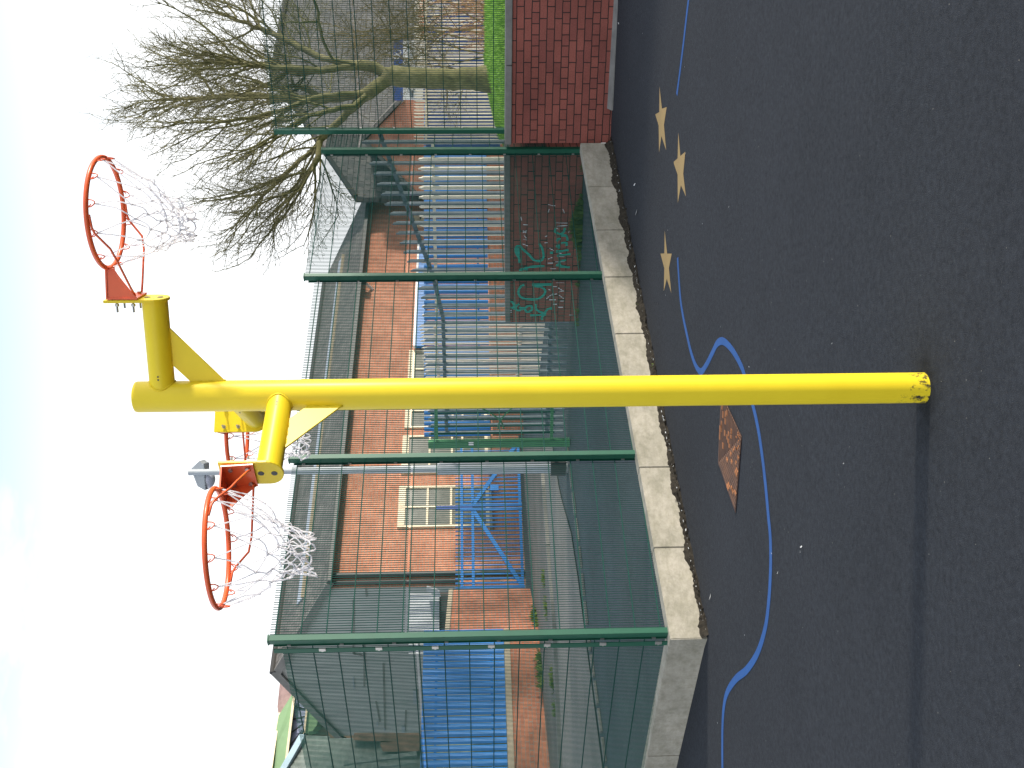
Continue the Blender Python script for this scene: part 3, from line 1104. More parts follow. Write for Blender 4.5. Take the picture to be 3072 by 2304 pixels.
def net_mesh(seed, lean):
    """diamond net of knotted cord hanging from twelve hooks; lean = drift of the net's lower end"""
    rr = random.Random(seed)
    ring_c = V((RING_C - PLATE_R, 0, 0.153))
    rows = [(0.0, RING_R * 0.985, -0.028), (1, 0.143, -0.145), (0, 0.112, -0.188), (1, 0.088, -0.226), (0, 0.072, -0.258), (1, 0.064, -0.286)]
    NH = 12
    pts = []
    for i, (odd, rad, z) in enumerate(rows):
        row = []
        for k in range(NH):
            a = 2 * math.pi * (k + 0.5 + 0.5 * odd) / NH
            j = 0.0 if i == 0 else 0.010
            t = (-z - 0.028) / 0.30
            row.append(ring_c + V((rad * math.cos(a) + rr.gauss(0, j), rad * math.sin(a) + rr.gauss(0, j), z + rr.gauss(0, j * 0.8))) + lean * (t ** 1.4))
        pts.append(row)
    m = MB()
    for i in range(len(rows) - 1):
        odd = rows[i][0]
        for k in range(NH):
            a_ = pts[i][k]
            for kk in ((k, k - 1) if not odd else (k, k + 1)):
                b_ = pts[i + 1][kk % NH]
                mid = (a_ + b_) / 2 + V((rr.gauss(0, 0.006), rr.gauss(0, 0.006), -0.004 - rr.random() * 0.008))
                m.tube([a_, (a_ + mid) / 2 + V((0, 0, -0.002)), mid, (b_ + mid) / 2 + V((0, 0, -0.002)), b_], 0.0024, 5, caps=False)
    for i in range(1, len(rows)):
        for k in range(NH):
            p = pts[i][k]
            m.sphere(p, 0.0052, 6, 4)
    for k in range(NH):      # loose loops at the bottom edge
        a_, b_ = pts[-1][k], pts[-1][(k + 1) % NH]
        mid = (a_ + b_) / 2 + V((rr.gauss(0, 0.007), rr.gauss(0, 0.007), -0.024 - rr.random() * 0.016))
        m.tube([a_, (a_ + mid) / 2 + V((0, 0, -0.01)), mid, (b_ + mid) / 2 + V((0, 0, -0.01)), b_], 0.0031, 5, caps=False)
    return m


hoop0 = make_hoop()
kids0 = [o for o in bpy.data.objects if o.parent is hoop0]
ARMS = [(345.0, 2.952, 1, 0.6), (224.0, 2.500, 2, 3.8), (104.5, 2.675, 3, 0.8)]
for idx, (az, za, seed, droop) in enumerate(ARMS):
    dv = V((math.cos(R(az)), math.sin(R(az)), 0))
    sv = V((-dv.y, dv.x, 0))
    c = xy(PB, za)
    m = MB()
    m.tube([c + dv * (POLE_R - 0.02), c + dv * (PLATE_R - 0.006)], 0.0475, 36)
    arm = m.build('arm', M_yel, goal, smooth='auto')
    # weld bead where the arm meets the post
    m = MB()
    wp = []
    for k in range(28):
        a = 2 * math.pi * k / 28
        ys, zz = 0.049 * math.cos(a), 0.049 * math.sin(a)
        xs = math.sqrt(max(1e-6, POLE_R ** 2 - ys ** 2))
        wp.append(c + dv * (xs + 0.002) + sv * ys + V((0, 0, zz)) * 1.0)
    m.tube(wp, 0.0032, 6, closed=True)
    m.build('weld', M_yel, arm, smooth=True)
    for z_ in (-0.006, 0.006):      # drain holes on the camera side of the arm
        m = MB()
        nrm_ = sv if sv.y < 0 else -sv
        nrm_ = (nrm_ * 1.0 + V((0, 0, 0))).normalized()
        q = c + dv * 0.085 + nrm_ * 0.0474 + dv * z_
        m.tube([q - nrm_ * 0.002, q + nrm_ * 0.0006], 0.0035, 10)
        m.build('drain_hole', M_dark, arm)
    # end plate: a slot-shaped plate with two holes at the lower end
    m = MB()
    prof = []
    hw = 0.062
    prof += [(hw, 0.172), (-hw, 0.172)]
    for k in range(13):
        a = math.pi + math.pi * k / 12
        prof.append((hw * math.cos(a), hw * 0.9 * math.sin(a)))
    m.prism([c + dv * (PLATE_R - 0.006) + sv * y_ + V((0, 0, z_)) for y_, z_ in prof], dv * 0.011)
    pl = m.build('end_plate', M_yel, goal, bevel=0.0015)
    for z_ in (-0.022, 0.026):
        m = MB()
        q = c + dv * (PLATE_R + 0.005) + V((0, 0, z_))
        m.tube([q - dv * 0.003, q + dv * 0.0012], 0.0115, 20)
        m.build('plate_hole', M_dark, pl)
    # triangular gusset under the arm
    m = MB()
    gp = [(0.275, -0.044), (0.128, -0.044), (POLE_R - 0.004, -0.112), (POLE_R - 0.004, -0.245)]
    m.prism([c + dv * x + V((0, 0, z)) - sv * 0.004 for x, z in gp], sv * 0.008)
    gu = m.build('gusset', M_yel, goal, bevel=0.001)
    m = MB()
    for x in (0.16, 0.20, 0.24):
        m.tube([c + dv * (x - 0.012) + V((0, 0, -0.0475)), c + dv * (x + 0.012) + V((0, 0, -0.0475))], 0.005, 6)
    for z in (-0.125, -0.165, -0.215):
        m.tube([c + dv * (POLE_R + 0.001) + V((0, 0, z)), c + dv * (POLE_R + 0.001) + V((0, 0, z - 0.028))], 0.005, 6)
    m.build('weld_seam', M_yel, gu, smooth=True)
    if idx == 0:
        hp = hoop0
    else:
        hp = hoop0.copy()
        COL.objects.link(hp)
        for k_ in kids0:
            cpy = k_.copy()
            COL.objects.link(cpy)
            cpy.parent = hp
    hp.parent = goal
    hp.location = c + dv * PLATE_R - PB
    hp.rotation_euler = (0, R(droop), R(az))
    wind = V((-0.05, 0.0, 0))
    lean = V((wind.dot(dv), wind.dot(sv), 0))
    net_mesh(seed, lean).build('net', M_net, hp, local=True, smooth=True)

# ------------------------------------------------------------------ debris along the kerb foot
m, m2, m3 = MB(), MB(), MB()
rr = random.Random(5)
Lk = (xy(K1) - xy(K0)).length
for i in range(2600):
    s = rr.random() ** 0.8 * Lk
    dens = 0.35 + 0.65 * (s / Lk)
    if rr.random() > dens:
        continue
    p = xy(K0) + kd * s + fn * (0.004 + abs(rr.gauss(0, 0.030 + 0.012 * s / Lk)))
    hgt = abs(rr.gauss(0, 0.016))
    zz = z_in(p.x, p.y) + 0.004 + hgt * max(0, 1 - (p - xy(K0)).dot(fn) / 0.10)
    a, sz = rr.random() * 6.28, 0.007 + rr.random() * 0.016
    u_ = V((math.cos(a), math.sin(a), rr.gauss(0, 0.3))) * sz
    v_ = V((-math.sin(a), math.cos(a), rr.gauss(0, 0.3))) * sz * 0.6
    c_ = xy(p, zz)
    m.add([c_ - u_, c_ - v_, c_ + u_, c_ + v_ + V((0, 0, 0.004))], [(0, 1, 2, 3)])
# mossy soil bank against the kerb
for i in range(300):
    s0 = Lk * i / 300
    wv = 0.050 + 0.025 * math.sin(i * 0.33) * math.sin(i * 0.11) + rr.random() * 0.015 + 0.03 * s0 / Lk
    hv = 0.020 + 0.008 * math.sin(i * 0.41) + rr.random() * 0.014 + 0.026 * s0 / Lk + 0.02 * max(0, math.sin(i * 0.19 + 1))
    p0 = xy(K0) + kd * s0
    p1 = xy(K0) + kd * (s0 + Lk / 300 + 0.002)
    if i == 0:
        prev = None
    ring_ = [xy(p0, z_in(p0.x, p0.y) + hv), xy(p0 + fn * wv * 0.5, z_in(p0.x, p0.y) + hv * 0.55), xy(p0 + fn * wv, z_in(p0.x, p0.y) - 0.001)]
    if prev:
        m.add(prev + ring_, [(0, 1, 4, 3), (1, 2, 5, 4)])
    prev = [V(q) for q in ring_]
tag(m.build('leaf_litter', M_leaf), 'dark leaf litter and soil gathered along the kerb foot', kind='stuff')
for i in range(150):
    s = rr.random() * Lk
    p = xy(K0) + kd * s + fn * (0.03 + abs(rr.gauss(0, 0.035)))
    a, sz = rr.random() * 6.28, 0.004 + rr.random() * 0.011
    u_ = V((math.cos(a), math.sin(a), rr.gauss(0, 0.2))) * sz
    v_ = V((-math.sin(a), math.cos(a), rr.gauss(0, 0.2))) * sz * 0.5
    c_ = xy(p, z_in(p.x, p.y) + 0.022)
    m2.add([c_ - u_, c_ - v_, c_ + u_, c_ + v_], [(0, 1, 2, 3)])
for x, y, sz in [(1907, 553, .05), (1913, 637, .075), (2135, 1790, .05), (2318, 1660, .012), (2237, 1905, .018), (2337, 1718, .022), (2155, 2168, .018), (2000, 885, .025), (1975, 910, .03), (1994, 870, .02), (1890, 235, .035), (1845, 165, .04), (1858, 70, .03), (2057, 200, .02), (2110, 670, .018), (2165, 980, .015), (2120, 1854, .03), (2405, 1655, .02), (2060, 460, .02), (2250, 1100, .012), (2500, 1030, .01), (2535, 1390, .01), (2408, 1640, .022), (2190, 620, .015), (1930, 100, .02), (2006, 690, .015)]:
    p = gin(x, y)
    a = rr.random() * 6.28
    u_ = V((math.cos(a), math.sin(a), 0)) * sz * 0.5
    v_ = V((-math.sin(a), math.cos(a), 0)) * sz * 0.3
    c_ = p + V((0, 0, 0.006))
    m2.add([c_ - u_, c_ - v_, c_ + u_ + V((0, 0, sz * 0.3)), c_ + v_ + V((0, 0, sz * 0.15))], [(0, 1, 2), (0, 2, 3)])
tag(m2.build('litter', M_paper), 'scattered pale scraps of litter on the playground', kind='stuff')


def tuft(m, p, h, n, spread):
    for i in range(n):
        a = rr.random() * 6.28
        b0 = p + V((math.cos(a), math.sin(a), 0)) * rr.random() * spread
        tip = b0 + V((math.cos(a) * h * 0.6 * rr.random(), math.sin(a) * h * 0.6 * rr.random(), h * (0.5 + 0.5 * rr.random())))
        w = V((-math.sin(a), math.cos(a), 0)) * h * 0.08
        m.add([b0 - w, b0 + w, b0.lerp(tip, 0.6) + w, tip, b0.lerp(tip, 0.6) - w], [(0, 1, 2, 3, 4)])


for x, y, h_ in [(1842, 560, .09), (1855, 640, .07), (1892, 838, .10), (1888, 820, .07), (1925, 925, .08), (1872, 735, .06), (1905, 860, .05), (1880, 800, .06), (1962, 1100, .04)]:
    p = gin(x, y)
    tuft(m3, xy(p, z_in(p.x, p.y)), h_, 60, 0.06)
tag(m3.build('kerb_weeds', M_weed), 'small green weeds growing at the kerb foot', kind='stuff')
m = MB()
for i in range(90):
    t = 0.42 + rr.gauss(0, 0.07) if rr.random() < 0.75 else rr.random()
    p = GW0 + gdir * (gl * t) + wnr * (0.03 + rr.random() * 0.10)
    big = 0.07 + 0.12 * max(0, 1 - abs(t - 0.42) / 0.15)
    tuft(m, xy(p, z_out(p.x, p.y) - 0.02), big, 9, 0.04)
for i in range(420):
    t = rr.random()
    x, y = (1617 + 35 * t, 1900 + 400 * t) if rr.random() < 0.5 else (1585 + 33 * t, 1700 + 200 * t)
    p = gout(x + rr.gauss(0, 1.5), y)
    cl_n = math.sin(y * 0.035) + math.sin(y * 0.013 + 1)
    if cl_n < 0.55:
        continue
    tuft(m, xy(p, z_out(p.x, p.y)), 0.10 + 0.10 * rr.random() ** 2, 4, 0.12)
for i in range(360):
    t = rr.random()
    p = gout(1664 - 50 + 50 + 4 + 14 * (t - 0.5) + (t * 36 if t > 0 else 0) - 30, 1700 + 600 * t)
    if math.sin(t * 37) + math.sin(t * 13) < 0.7:
        continue
    tuft(m, xy(p, z_out(p.x, p.y)), 0.09, 3, 0.15)
tag(m.build('wall_weeds', M_weed), 'green weeds along the foot of the brick walls beyond the fence', kind='stuff')

# ------------------------------------------------------------------ brick hall with tiled roof
E0 = at(980, 1764, 28.5)
ze = E0.z
E1 = at_z(1100, 592, ze)
EL = at_z(1022, 2206, ze)
hd = (xy(E1) - xy(E0)).normalized()
hn = V((hd.y, -hd.x, 0))
if hn.y > 0:
    hn = -hn
gd = (xy(EL) - xy(E0)).normalized()
gn = V((-gd.y, gd.x, 0))
if gn.y > 0:
    gn = -gn
AP = on_wall(833, 2016, E0, EL)
zr = AP.z
RE = at_z(985, 838, zr)
ZG = 0.3
hall = thing('brick_hall', xy(E0, ZG), 'long orange brick hall with grey tiled roof and rendered gable end', 'building')
Lh = (xy(E1) - xy(E0)).length
m = MB()
backv = -hn * 0.3
m.prism([xy(E0, ZG), xy(E1, ZG), xy(E1, ze), xy(E0, ze)], backv)
m.build('wall', M_hall, hall, uvdir=hd)
m = MB()
m.prism([xy(E0, ZG) + gd * 0.02, xy(EL, ZG), xy(EL, ze), AP + V((0, 0, 0.02)), xy(E0, ze) + gd * 0.02], -gn * 0.3)
m.build('gable_wall', M_render, hall)
# repairs and old outlines on the rendered gable
def gable_px(x, y):
    return on_wall(x, y, xy(E0) + gn * 0.012, xy(EL) + gn * 0.012)
m = MB()
for (xa, ya, xb, yb) in [(1058, 2030, 1062, 2050), (1060, 2050, 1064, 2066), (1130, 2165, 1134, 2176), (1152, 2185, 1156, 2192), (1205, 2178, 1215, 2200), (1112, 2195, 1118, 2212), (1240, 2070, 1252, 2110)]:
    q = [gable_px(xa, ya), gable_px(xb, ya), gable_px(xb, yb), gable_px(xa, yb)]
    m = MB()
    m.prism(q, gn * 0.02)
    m.build('render_patch', M_corr, hall)
m = MB()
for (pa, pb) in [((1060, 1800), (1060, 1960)), ((1060, 1960), (1095, 1968)), ((1128, 2105), (1140, 2165)), ((1218, 2130), (1215, 2190)), ((1065, 1905), (1105, 1905)), ((1098, 1765), (1100, 1790)), ((1093, 1900), (1093, 2060)), ((1150, 1990), (1155, 2190))]:
    m.bar(gable_px(*pa), gable_px(*pb), 0.05, 0.02, gn)
m.build('render_joint', M_coping, hall)
# roof: front slope with a hip at the far end, rear slope, ridge and verges
ov = hn * 0.30 - V((0, 0, 0.16))
gv = gn * 0.06
slope_n = (AP - E0).cross(hd).normalized()
if slope_n.z < 0:
    slope_n = -slope_n
thick = slope_n * 0.12
sl_up = hd.cross(slope_n).normalized()
if sl_up.z < 0:
    sl_up = -sl_up
APo, E0o = AP + gv, xy(E0, ze) + gv + ov
m = MB()
m.prism([E0o, xy(E1, ze) + ov, RE, APo], thick)
m.build('front_roof', M_slate, hall, uvdir=(hd, sl_up))
m = MB()
E1b = xy(E1, ze) - hn * (2 * (xy(AP) - xy(E0)).dot(-hn))
ELo = xy(EL, ze) + gv + gd * 0.15 - V((0, 0, 0.08))
m.prism([APo + V((0, 0, 0.005)), RE + V((0, 0, 0.005)), E1b, ELo], V((0, 0, 0.12)))
m.build('rear_roof', M_slate, hall, uvdir=(hd, V((0, 0, 1))))
m = MB()
m.prism([RE, xy(E1, ze) + ov, E1b], V((0, 0, 0.10)))
m.build('hip_roof', M_slate, hall, uvdir=(hn, V((0, 0, 1))))
m = MB()
m.tube([APo + thick - hd * 0.02, RE + thick], 0.11, 8)
m.build('ridge_tiles', M_slate, hall, smooth='auto')
m = MB()
vb_ = gn * 0.05
m.prism([APo + V((0, 0, 0.16)), E0o + V((0, 0, 0.14)), E0o - V((0, 0, 0.06)), APo - V((0, 0, 0.10))], vb_)
m.build('verge_board', M_coping, hall)
m = MB()
m.prism([APo + V((0, 0, 0.16)) - gn * 0.003, ELo + V((0, 0, 0.14)), ELo - V((0, 0, 0.06)), APo - V((0, 0, 0.10)) - gn * 0.003], vb_)
m.build('verge_board', M_coping, hall)
# lead gutter band part-way up the slope, with a pale upstand beside it
m = MB()
f_ = 0.56
q0, q1 = E0o.lerp(APo, f_), (xy(E1, ze) + ov).lerp(RE, f_)
q1 = q0.lerp(q1, 0.93)
m.bar(q0 + hd * 1.0 + thick * 1.1, q1 + thick * 1.1, 0.30, 0.06, slope_n)
m.build('valley_gutter', M_lead, hall)
m = MB()
m.bar(q0 + hd * 1.0 + thick * 1.3 - sl_up * 0.26, q1 + thick * 1.3 - sl_up * 0.26, 0.06, 0.10, slope_n)
m.build('upstand', M_stone, hall)
m = MB()
m.bar(E0o + hn * 0.06 + V((0, 0, 0.03)), xy(E1, ze) + ov + hn * 0.06 + V((0, 0, 0.03)), 0.13, 0.11)
m.build('gutter', M_dark, hall)
m = MB()
dp = xy(on_wall(1200, 1729, E0, E1)) + hn * 0.09
m.tube([xy(dp, ZG), xy(dp, ze - 0.1)], 0.075, 10)
m.build('downpipe', M_dark, hall, smooth='auto')
m = MB()
dp2 = xy(E0) + hn * 0.07 + hd * 0.10
m.tube([xy(dp2, 2.2), xy(dp2, ze - 0.15)], 0.06, 10)
m.build('downpipe', M_dark, hall, smooth='auto')


def hall_window(ya, yb, xt_, zb, cols, rows, xr):
    a = on_wall(xr, ya, E0, E1)
    b_ = on_wall(xr, yb, E0, E1)
    zt = on_wall(xt_, (ya + yb) / 2, E0, E1).z
    s0 = (xy(a) - xy(E0)).dot(hd)
    s1 = (xy(b_) - xy(E0)).dot(hd)
    o = xy(E0) + hd * s0
    w = s1 - s0
    m = MB()
    fw = 0.07
    m.obox(xy(o, zb) + hn * 0.003, hd * fw, hn * 0.06, V((0, 0, zt - zb)))
    m.obox(xy(o, zb) + hn * 0.003 + hd * (w - fw), hd * fw, hn * 0.06, V((0, 0, zt - zb)))
    m.obox(xy(o, zt - 0.2) + hn * 0.003 + hd * fw, hd * (w - 2 * fw), hn * 0.055, V((0, 0, 0.2)))
    m.obox(xy(o, zb) + hn * 0.003 + hd * fw, hd * (w - 2 * fw), hn * 0.055, V((0, 0, 0.10)))
    for k in range(1, cols):
        m.obox(xy(o, zb + 0.1) + hn * 0.004 + hd * (w * k / cols - 0.025), hd * 0.05, hn * 0.045, V((0, 0, zt - zb - 0.3)))
    for t in rows:
        z = zb + (zt - zb) * t
        m.obox(xy(o, z - 0.03) + hn * 0.005 + hd * fw, hd * (w - 2 * fw), hn * 0.048, V((0, 0, 0.06)))
    fr = m.build('window', M_cream, hall)
    m = MB()
    m.obox(xy(o, zb + 0.1) + hn * 0.002 + hd * fw, hd * (w - 2 * fw), hn * 0.012, V((0, 0, zt - zb - 0.3)))
    m.build('pane', M_glass, fr)
    m = MB()
    m.obox(xy(o, zb - 0.08) + hn * 0.004 - hd * 0.08, hd * (w + 0.16), hn * 0.12, V((0, 0, 0.075)))
    m.build('sill', M_stone, fr)


for ya, yb, xt_, c_, xr in ((1585, 1461, 1195, 2, 1300), (1423, 1309, 1206, 2, 1300), (1286, 1185, 1216, 2, 1300), (1166, 1054, 1225, 2, 1300)):
    hall_window(ya, yb, xt_, 1.35, c_, (0.30, 0.42, 0.68), xr)
hall_window(682, 642, 1241, on_wall(1272, 660, E0, E1).z, 2, (0.5,), 1255)
# blue board with white top edge fixed along the wall
m = MB()
a = on_wall(1272, 1045, xy(E0) + hn * 0.1, xy(E1) + hn * 0.1)
b_ = on_wall(1272, 728, xy(E0) + hn * 0.1, xy(E1) + hn * 0.1)
zt_ = on_wall(1246, 1040, xy(E0) + hn * 0.1, xy(E1) + hn * 0.1).z
bb = thing('blue_board', xy(a, a.z), 'long blue board with white top edge fixed to the brick hall', 'board')
m.prism([xy(a, a.z), xy(b_, a.z), xy(b_, zt_), xy(a, zt_)], hn * 0.12)
m.build('board', M_blue, bb)
m = MB()
m.obox(xy(a, zt_ + 0.002), xy(b_) - xy(a), hn * 0.14, V((0, 0, 0.07)))
m.build('top_edge', M_white, bb)
# small floodlight on the hall wall
q = on_wall(1118, 868, E0, E1)
wl = thing('wall_light', q, 'small white bracket light on the upper wall of the brick hall', 'wall light')
m = MB()
m.tube([q, q + hn * 0.35 + V((0, 0, 0.28))], 0.05, 8)
m.build('bracket', M_white, wl, smooth='auto')
m = MB()
m.prism([q + hn * 0.30 + V((0, 0, 0.22)) - hd * 0.12, q + hn * 0.30 + V((0, 0, 0.22)) + hd * 0.12, q + hn * 0.46 + V((0, 0, 0.16)) + hd * 0.15, q + hn * 0.46 + V((0, 0, 0.16)) - hd * 0.15], V((0, 0, 0.16)))
m.build('lamp_head', M_dark, wl)

# ------------------------------------------------------------------ slate roofed building on the right
ridgeA = at(822, 228, 42)
zrA = ridgeA.z
ridgeB = at_z(880, -120, zrA)
eaveL = at(1261, 600, 39.2)
pn = (ridgeB - ridgeA).cross(eaveL - ridgeA).normalized()
if pn.y > 0:
    pn = -pn
sr = thing('slate_roofed_house', xy(eaveL, 0.4), 'large house with big dark slate roof behind the bare tree', 'building')
knee = on_plane(1068, 590, ridgeA, pn)
eaveR = on_plane(1250, -160, ridgeA, pn)
m = MB()
m.prism([ridgeA, ridgeB, eaveR, eaveL, knee], V((0, 0, 1)).cross(pn).cross(pn).normalized() * 0.0 - pn * 0.25)
rdir = (ridgeB - ridgeA).normalized()
m.build('roof', M_slate_dark, sr, uvdir=(rdir, rdir.cross(pn).normalized()))
m = MB()
m.prism([xy(eaveL, 0.3) - pn * 0.3, xy(eaveR, 0.3) - pn * 0.3, eaveR - pn * 0.3, eaveL - pn * 0.3], V((0, 2.5, 0)))
m.build('wall', M_brick_low, sr, uvdir=V((1, 0, 0)))
m = MB()
m.prism([knee - pn * 0.26, ridgeA - pn * 0.26, ridgeA + V((1.0, 5, -4)), knee + V((0.5, 4, -2))], V((0, 0.2, -0.1)))
m.build('rear_roof', M_slate_dark, sr, uvdir=V((1, 0, 0)))
m = MB()
m.tube([ridgeA + V((0, 0, 0.05)), ridgeB + V((0, 0, 0.05))], 0.13, 8)
m.build('ridge_tiles', M_slate_dark, sr, smooth='auto')
m = MB()
m.tube([ridgeA + V((0, 0, 0.02)), knee + V((0, 0, 0.02))], 0.10, 8)
m.build('ridge_tiles', M_slate_dark, sr, smooth='auto')
# brick gable wing in front of it
ga = [at(x, y, 38.0) for x, y in ((1098, 420), (1214, 300), (1450, 300), (1450, 585), (1261, 585))]
gwg = thing('gabled_wing', xy(ga[3], 0.4), 'small orange brick gabled wing in front of the slate roof', 'building')
m = MB()
m.prism(ga, V((0.5, 3.0, 0)))
m.build('wall', M_hall, gwg, uvdir=V((1, 0, 0)))
m = MB()
m.prism([ga[0] + V((0, -0.15, 0.02)), ga[1] + V((0, -0.15, 0.02)), ga[1] + V((1.2, 3, 0.02)), ga[0] + V((0.5, 3, 0.02))], V((0.06, 0, 0.12)))
m.build('roof', M_slate, gwg, uvdir=(V((1, 0, 0)), V((0, 0.8, 0.6))))
m = MB()
m.prism([ga[0] + V((-0.01, -0.15, 0.03)), ga[4] + V((0, -0.15, 0.03)), ga[4] + V((0.5, 3, 0.03)), ga[0] + V((0.49, 3, 0.03))], V((-0.05, 0, 0.12)))
m.build('roof', M_slate, gwg, uvdir=(V((1, 0, 0)), V((0, 0.8, 0.6))))

# shop front: dark blue boards and a blue-headed white sign
def px_board(root, name, mat, x0, x1, y0, y1, d, th=0.08):
    q = [at(x0, y0, d), at(x1, y0, d), at(x1, y1, d), at(x0, y1, d)]
    m = MB()
    m.prism(q, V((0, th, 0)))
    return m.build(name, mat, root)


shop = thing('shop_front', at(1480, 120, 27.6), 'dark blue shop front with white sign behind the tree trunk', 'shop front')
px_board(shop, 'shutter', M_bluedark, 1278, 1500, 455, -130, 27.6)
px_board(shop, 'fascia', M_bluedark, 1181, 1209, 300, 118, 27.5)
sg = px_board(shop, 'sign_panel', M_white, 1209, 1277, 298, 120, 27.45)
m = MB()
for k in range(2):
    c_ = at(1190 + 4 * (k % 2), 170 - 14 * k, 27.44)
    m.tube([c_ + V((0.05 * math.cos(a), 0, 0.08 * math.sin(a))) for a in [2 * math.pi * j / 14 for j in range(14)]], 0.012, 5, closed=True)
m.build('lettering', M_white, shop)
m = MB()
cpts = [at(1215 + 10 * math.sin(j * 0.6), 215 + 22 * math.cos(j * 0.45), 27.44) for j in range(12)]
m.tube(cpts, 0.03, 6)
for (xa, ya, xb, yb) in ((1226, 262, 1236, 292), (1230, 275, 1243, 268), (1220, 140, 1240, 150), (1236, 160, 1246, 196), (1243, 180, 1262, 186), (1216, 178, 1226, 200)):
    m.tube([at(xa, ya, 27.44), at((xa + xb) / 2 + 4, (ya + yb) / 2, 27.43), at(xb, yb, 27.44)], 0.03, 6)
m.build('sign_picture', M_galv, sg)
m = MB()
m.prism([at(1268, 298, 27.43), at(1277, 298, 27.43), at(1277, 262, 27.43), at(1270, 262, 27.43)], V((0, 0.01, 0)))
m.build('sign_stripe', M_bluedark, sg)

# ------------------------------------------------------------------ palisade fences
def pale_mesh(m, p, dirv, nrm, zb, zt, w, d=0.028, spike=True):
    """a folded steel pale with a notched three-point top"""
    a0 = p - dirv * w / 2
    a1 = p - dirv * w * 0.18 + nrm * d
    a2 = p + dirv * w * 0.18 + nrm * d
    a3 = p + dirv * w / 2
    th = -nrm * 0.004
    base = [a0, a1, a2, a3]
    tops = [zt - 0.06, zt, zt, zt - 0.06] if spike else [zt] * 4
    vs = [xy(q, zb) for q in base] + [xy(q, z) for q, z in zip(base, tops)]
    vs += [v + th for v in vs]
    fs = []
    for i in range(3):
        fs.append((i, i + 1, 5 + i, 4 + i))
        fs.append((9 + i, 8 + i, 12 + i, 13 + i))
    fs += [(4, 5, 13, 12), (5, 6, 14, 13), (6, 7, 15, 14), (0, 4, 12, 8), (3, 11, 15, 7)]
    m.add(vs, fs)


def palisade(name, a, b, zb_f, zt_f, rails, label, pitch, w, mat, rail_mat, posts=2.75, spike=True, group='palisade fences', post_sz=0.06, rail_h=0.05):
    a, b = xy(a), xy(b)
    L = (b - a).length
    dirv = (b - a).normalized()
    nrm = V((dirv.y, -dirv.x, 0))
    if nrm.y > 0:
        nrm = -nrm
    root = thing(name, xy(a, zb_f(0)), label, 'fence', group)
    m = MB()
    n = int(L / pitch)
    for i in range(n + 1):
        s = i * pitch
        pale_mesh(m, a + dirv * s + nrm * 0.03, dirv, nrm, zb_f(s), zt_f(s), w, spike=spike)
    m.build('pales', mat, root)
    for rz in rails:
        m = MB()
        k = max(2, int(L / 0.6))
        for i in range(k):
            s0, s1 = L * i / k, L * (i + 1) / k
            m.bar(xy(a + dirv * s0, rz(s0)), xy(a + dirv * s1, rz(s1)), 0.035, rail_h)
        m.build('rail', rail_mat, root)
    s = 0.2
    while s < L and posts:
        m = MB()
        p = a + dirv * s - nrm * 0.06
        m.cbox(xy(p, (zb_f(s) - 0.1 + zt_f(s) - 0.15) / 2), dirv * post_sz, nrm * 0.05, V((0, 0, zt_f(s) - zb_f(s) - 0.05)))
        m.build('post', rail_mat, root)
        s += posts
    return root


# grey raking palisade close behind the graffiti wall
ga0 = V(((994 - 0 - 1152 + 0) / F * 15.5, 15.5, 0))
gdr = V((0.805, -0.593, 0)).normalized()
Lg = 4.75


def grise(s):
    return 0.0 if s < 2.25 else 0.29 * (s - 2.25)


palisade('palisade_fence', ga0 + gdr * 0.118, ga0 + gdr * Lg, lambda s: 0.45, lambda s: 2.42 + grise(s), [lambda s: 2.16 + grise(s), lambda s: 0.70], 'blue grey palisade fence whose top rakes up behind the graffiti wall', 0.137, 0.052, M_galv, M_galv, posts=0)
# cream palisade behind it
cA = at(1640, 1140, 19.6)
cB = at(1500, 968, 17.6)
palisade('palisade_fence', cA, cB, lambda s: 0.55, lambda s: 2.66, [lambda s: 2.40, lambda s: 0.95], 'short cream palisade run beside the green gate', 0.13, 0.038, M_palec, M_palec, posts=0)
cC = at(1500, 425, 16.7)
palisade('palisade_fence', cB + (xy(cC) - xy(cB)).normalized() * 0.15, cC, lambda s: 0.6, lambda s: 2.60, [lambda s: 2.36], 'cream palisade fence showing between the raking grey pales', 0.15, 0.062, M_palec, M_palec, posts=0)
cD, cE = at(1500, 432, 25.2), at(1500, -150, 26.6)
palisade('palisade_fence', cD, cE, lambda s: 0.7 + 0.06 * min(s, 4), lambda s: 3.12, [lambda s: 2.83], 'cream palisade fence of close thin pales behind the big tree', 0.088, 0.044, M_palec, M_palec, posts=0)
# blue palisade on its own orange brick wall, left of the gate
bwA = gout(1618, 1905)
bwB = gout(1650, 2304)
bdir = (xy(bwB) - xy(bwA)).normalized()
bnr = V((-bdir.y, bdir.x, 0))
if bnr.y > 0:
    bnr = -bnr
zlow = on_wall(1530, 1930, bwA, bwB).z
zpal = on_wall(1270, 1930, bwA, bwB).z
bs = xy(bwA) + bdir * -0.15
be = xy(bwA) + bdir * 9
lw = thing('brick_wall', xy(bwA, 0.3), 'low orange brick wall carrying the solid blue palisade', 'wall', 'orange brick walls')
m = MB()
m.prism([xy(bs, 0.1), xy(be, 0.1), xy(be, zlow), xy(bs, zlow)], -bnr * 0.3)
m.build('brickwork', M_brick_low, lw, uvdir=bdir)
m = MB()
m.prism([xy(bs, zlow) + bnr * 0.03, xy(be, zlow) + bnr * 0.03, xy(be, zlow + 0.12) + bnr * 0.03, xy(bs, zlow + 0.12) + bnr * 0.03], -bnr * 0.36)
m.build('coping', M_stone, lw)
palisade('palisade_fence', bs - bnr * 0.12, be - bnr * 0.12, lambda s: zlow + 0.13, lambda s: zpal, [lambda s: zpal - 0.28, lambda s: zlow + 0.4], 'close boarded bright blue palisade on the low orange brick wall', 0.15, 0.128, M_blue, M_blue, posts=0, spike=False)
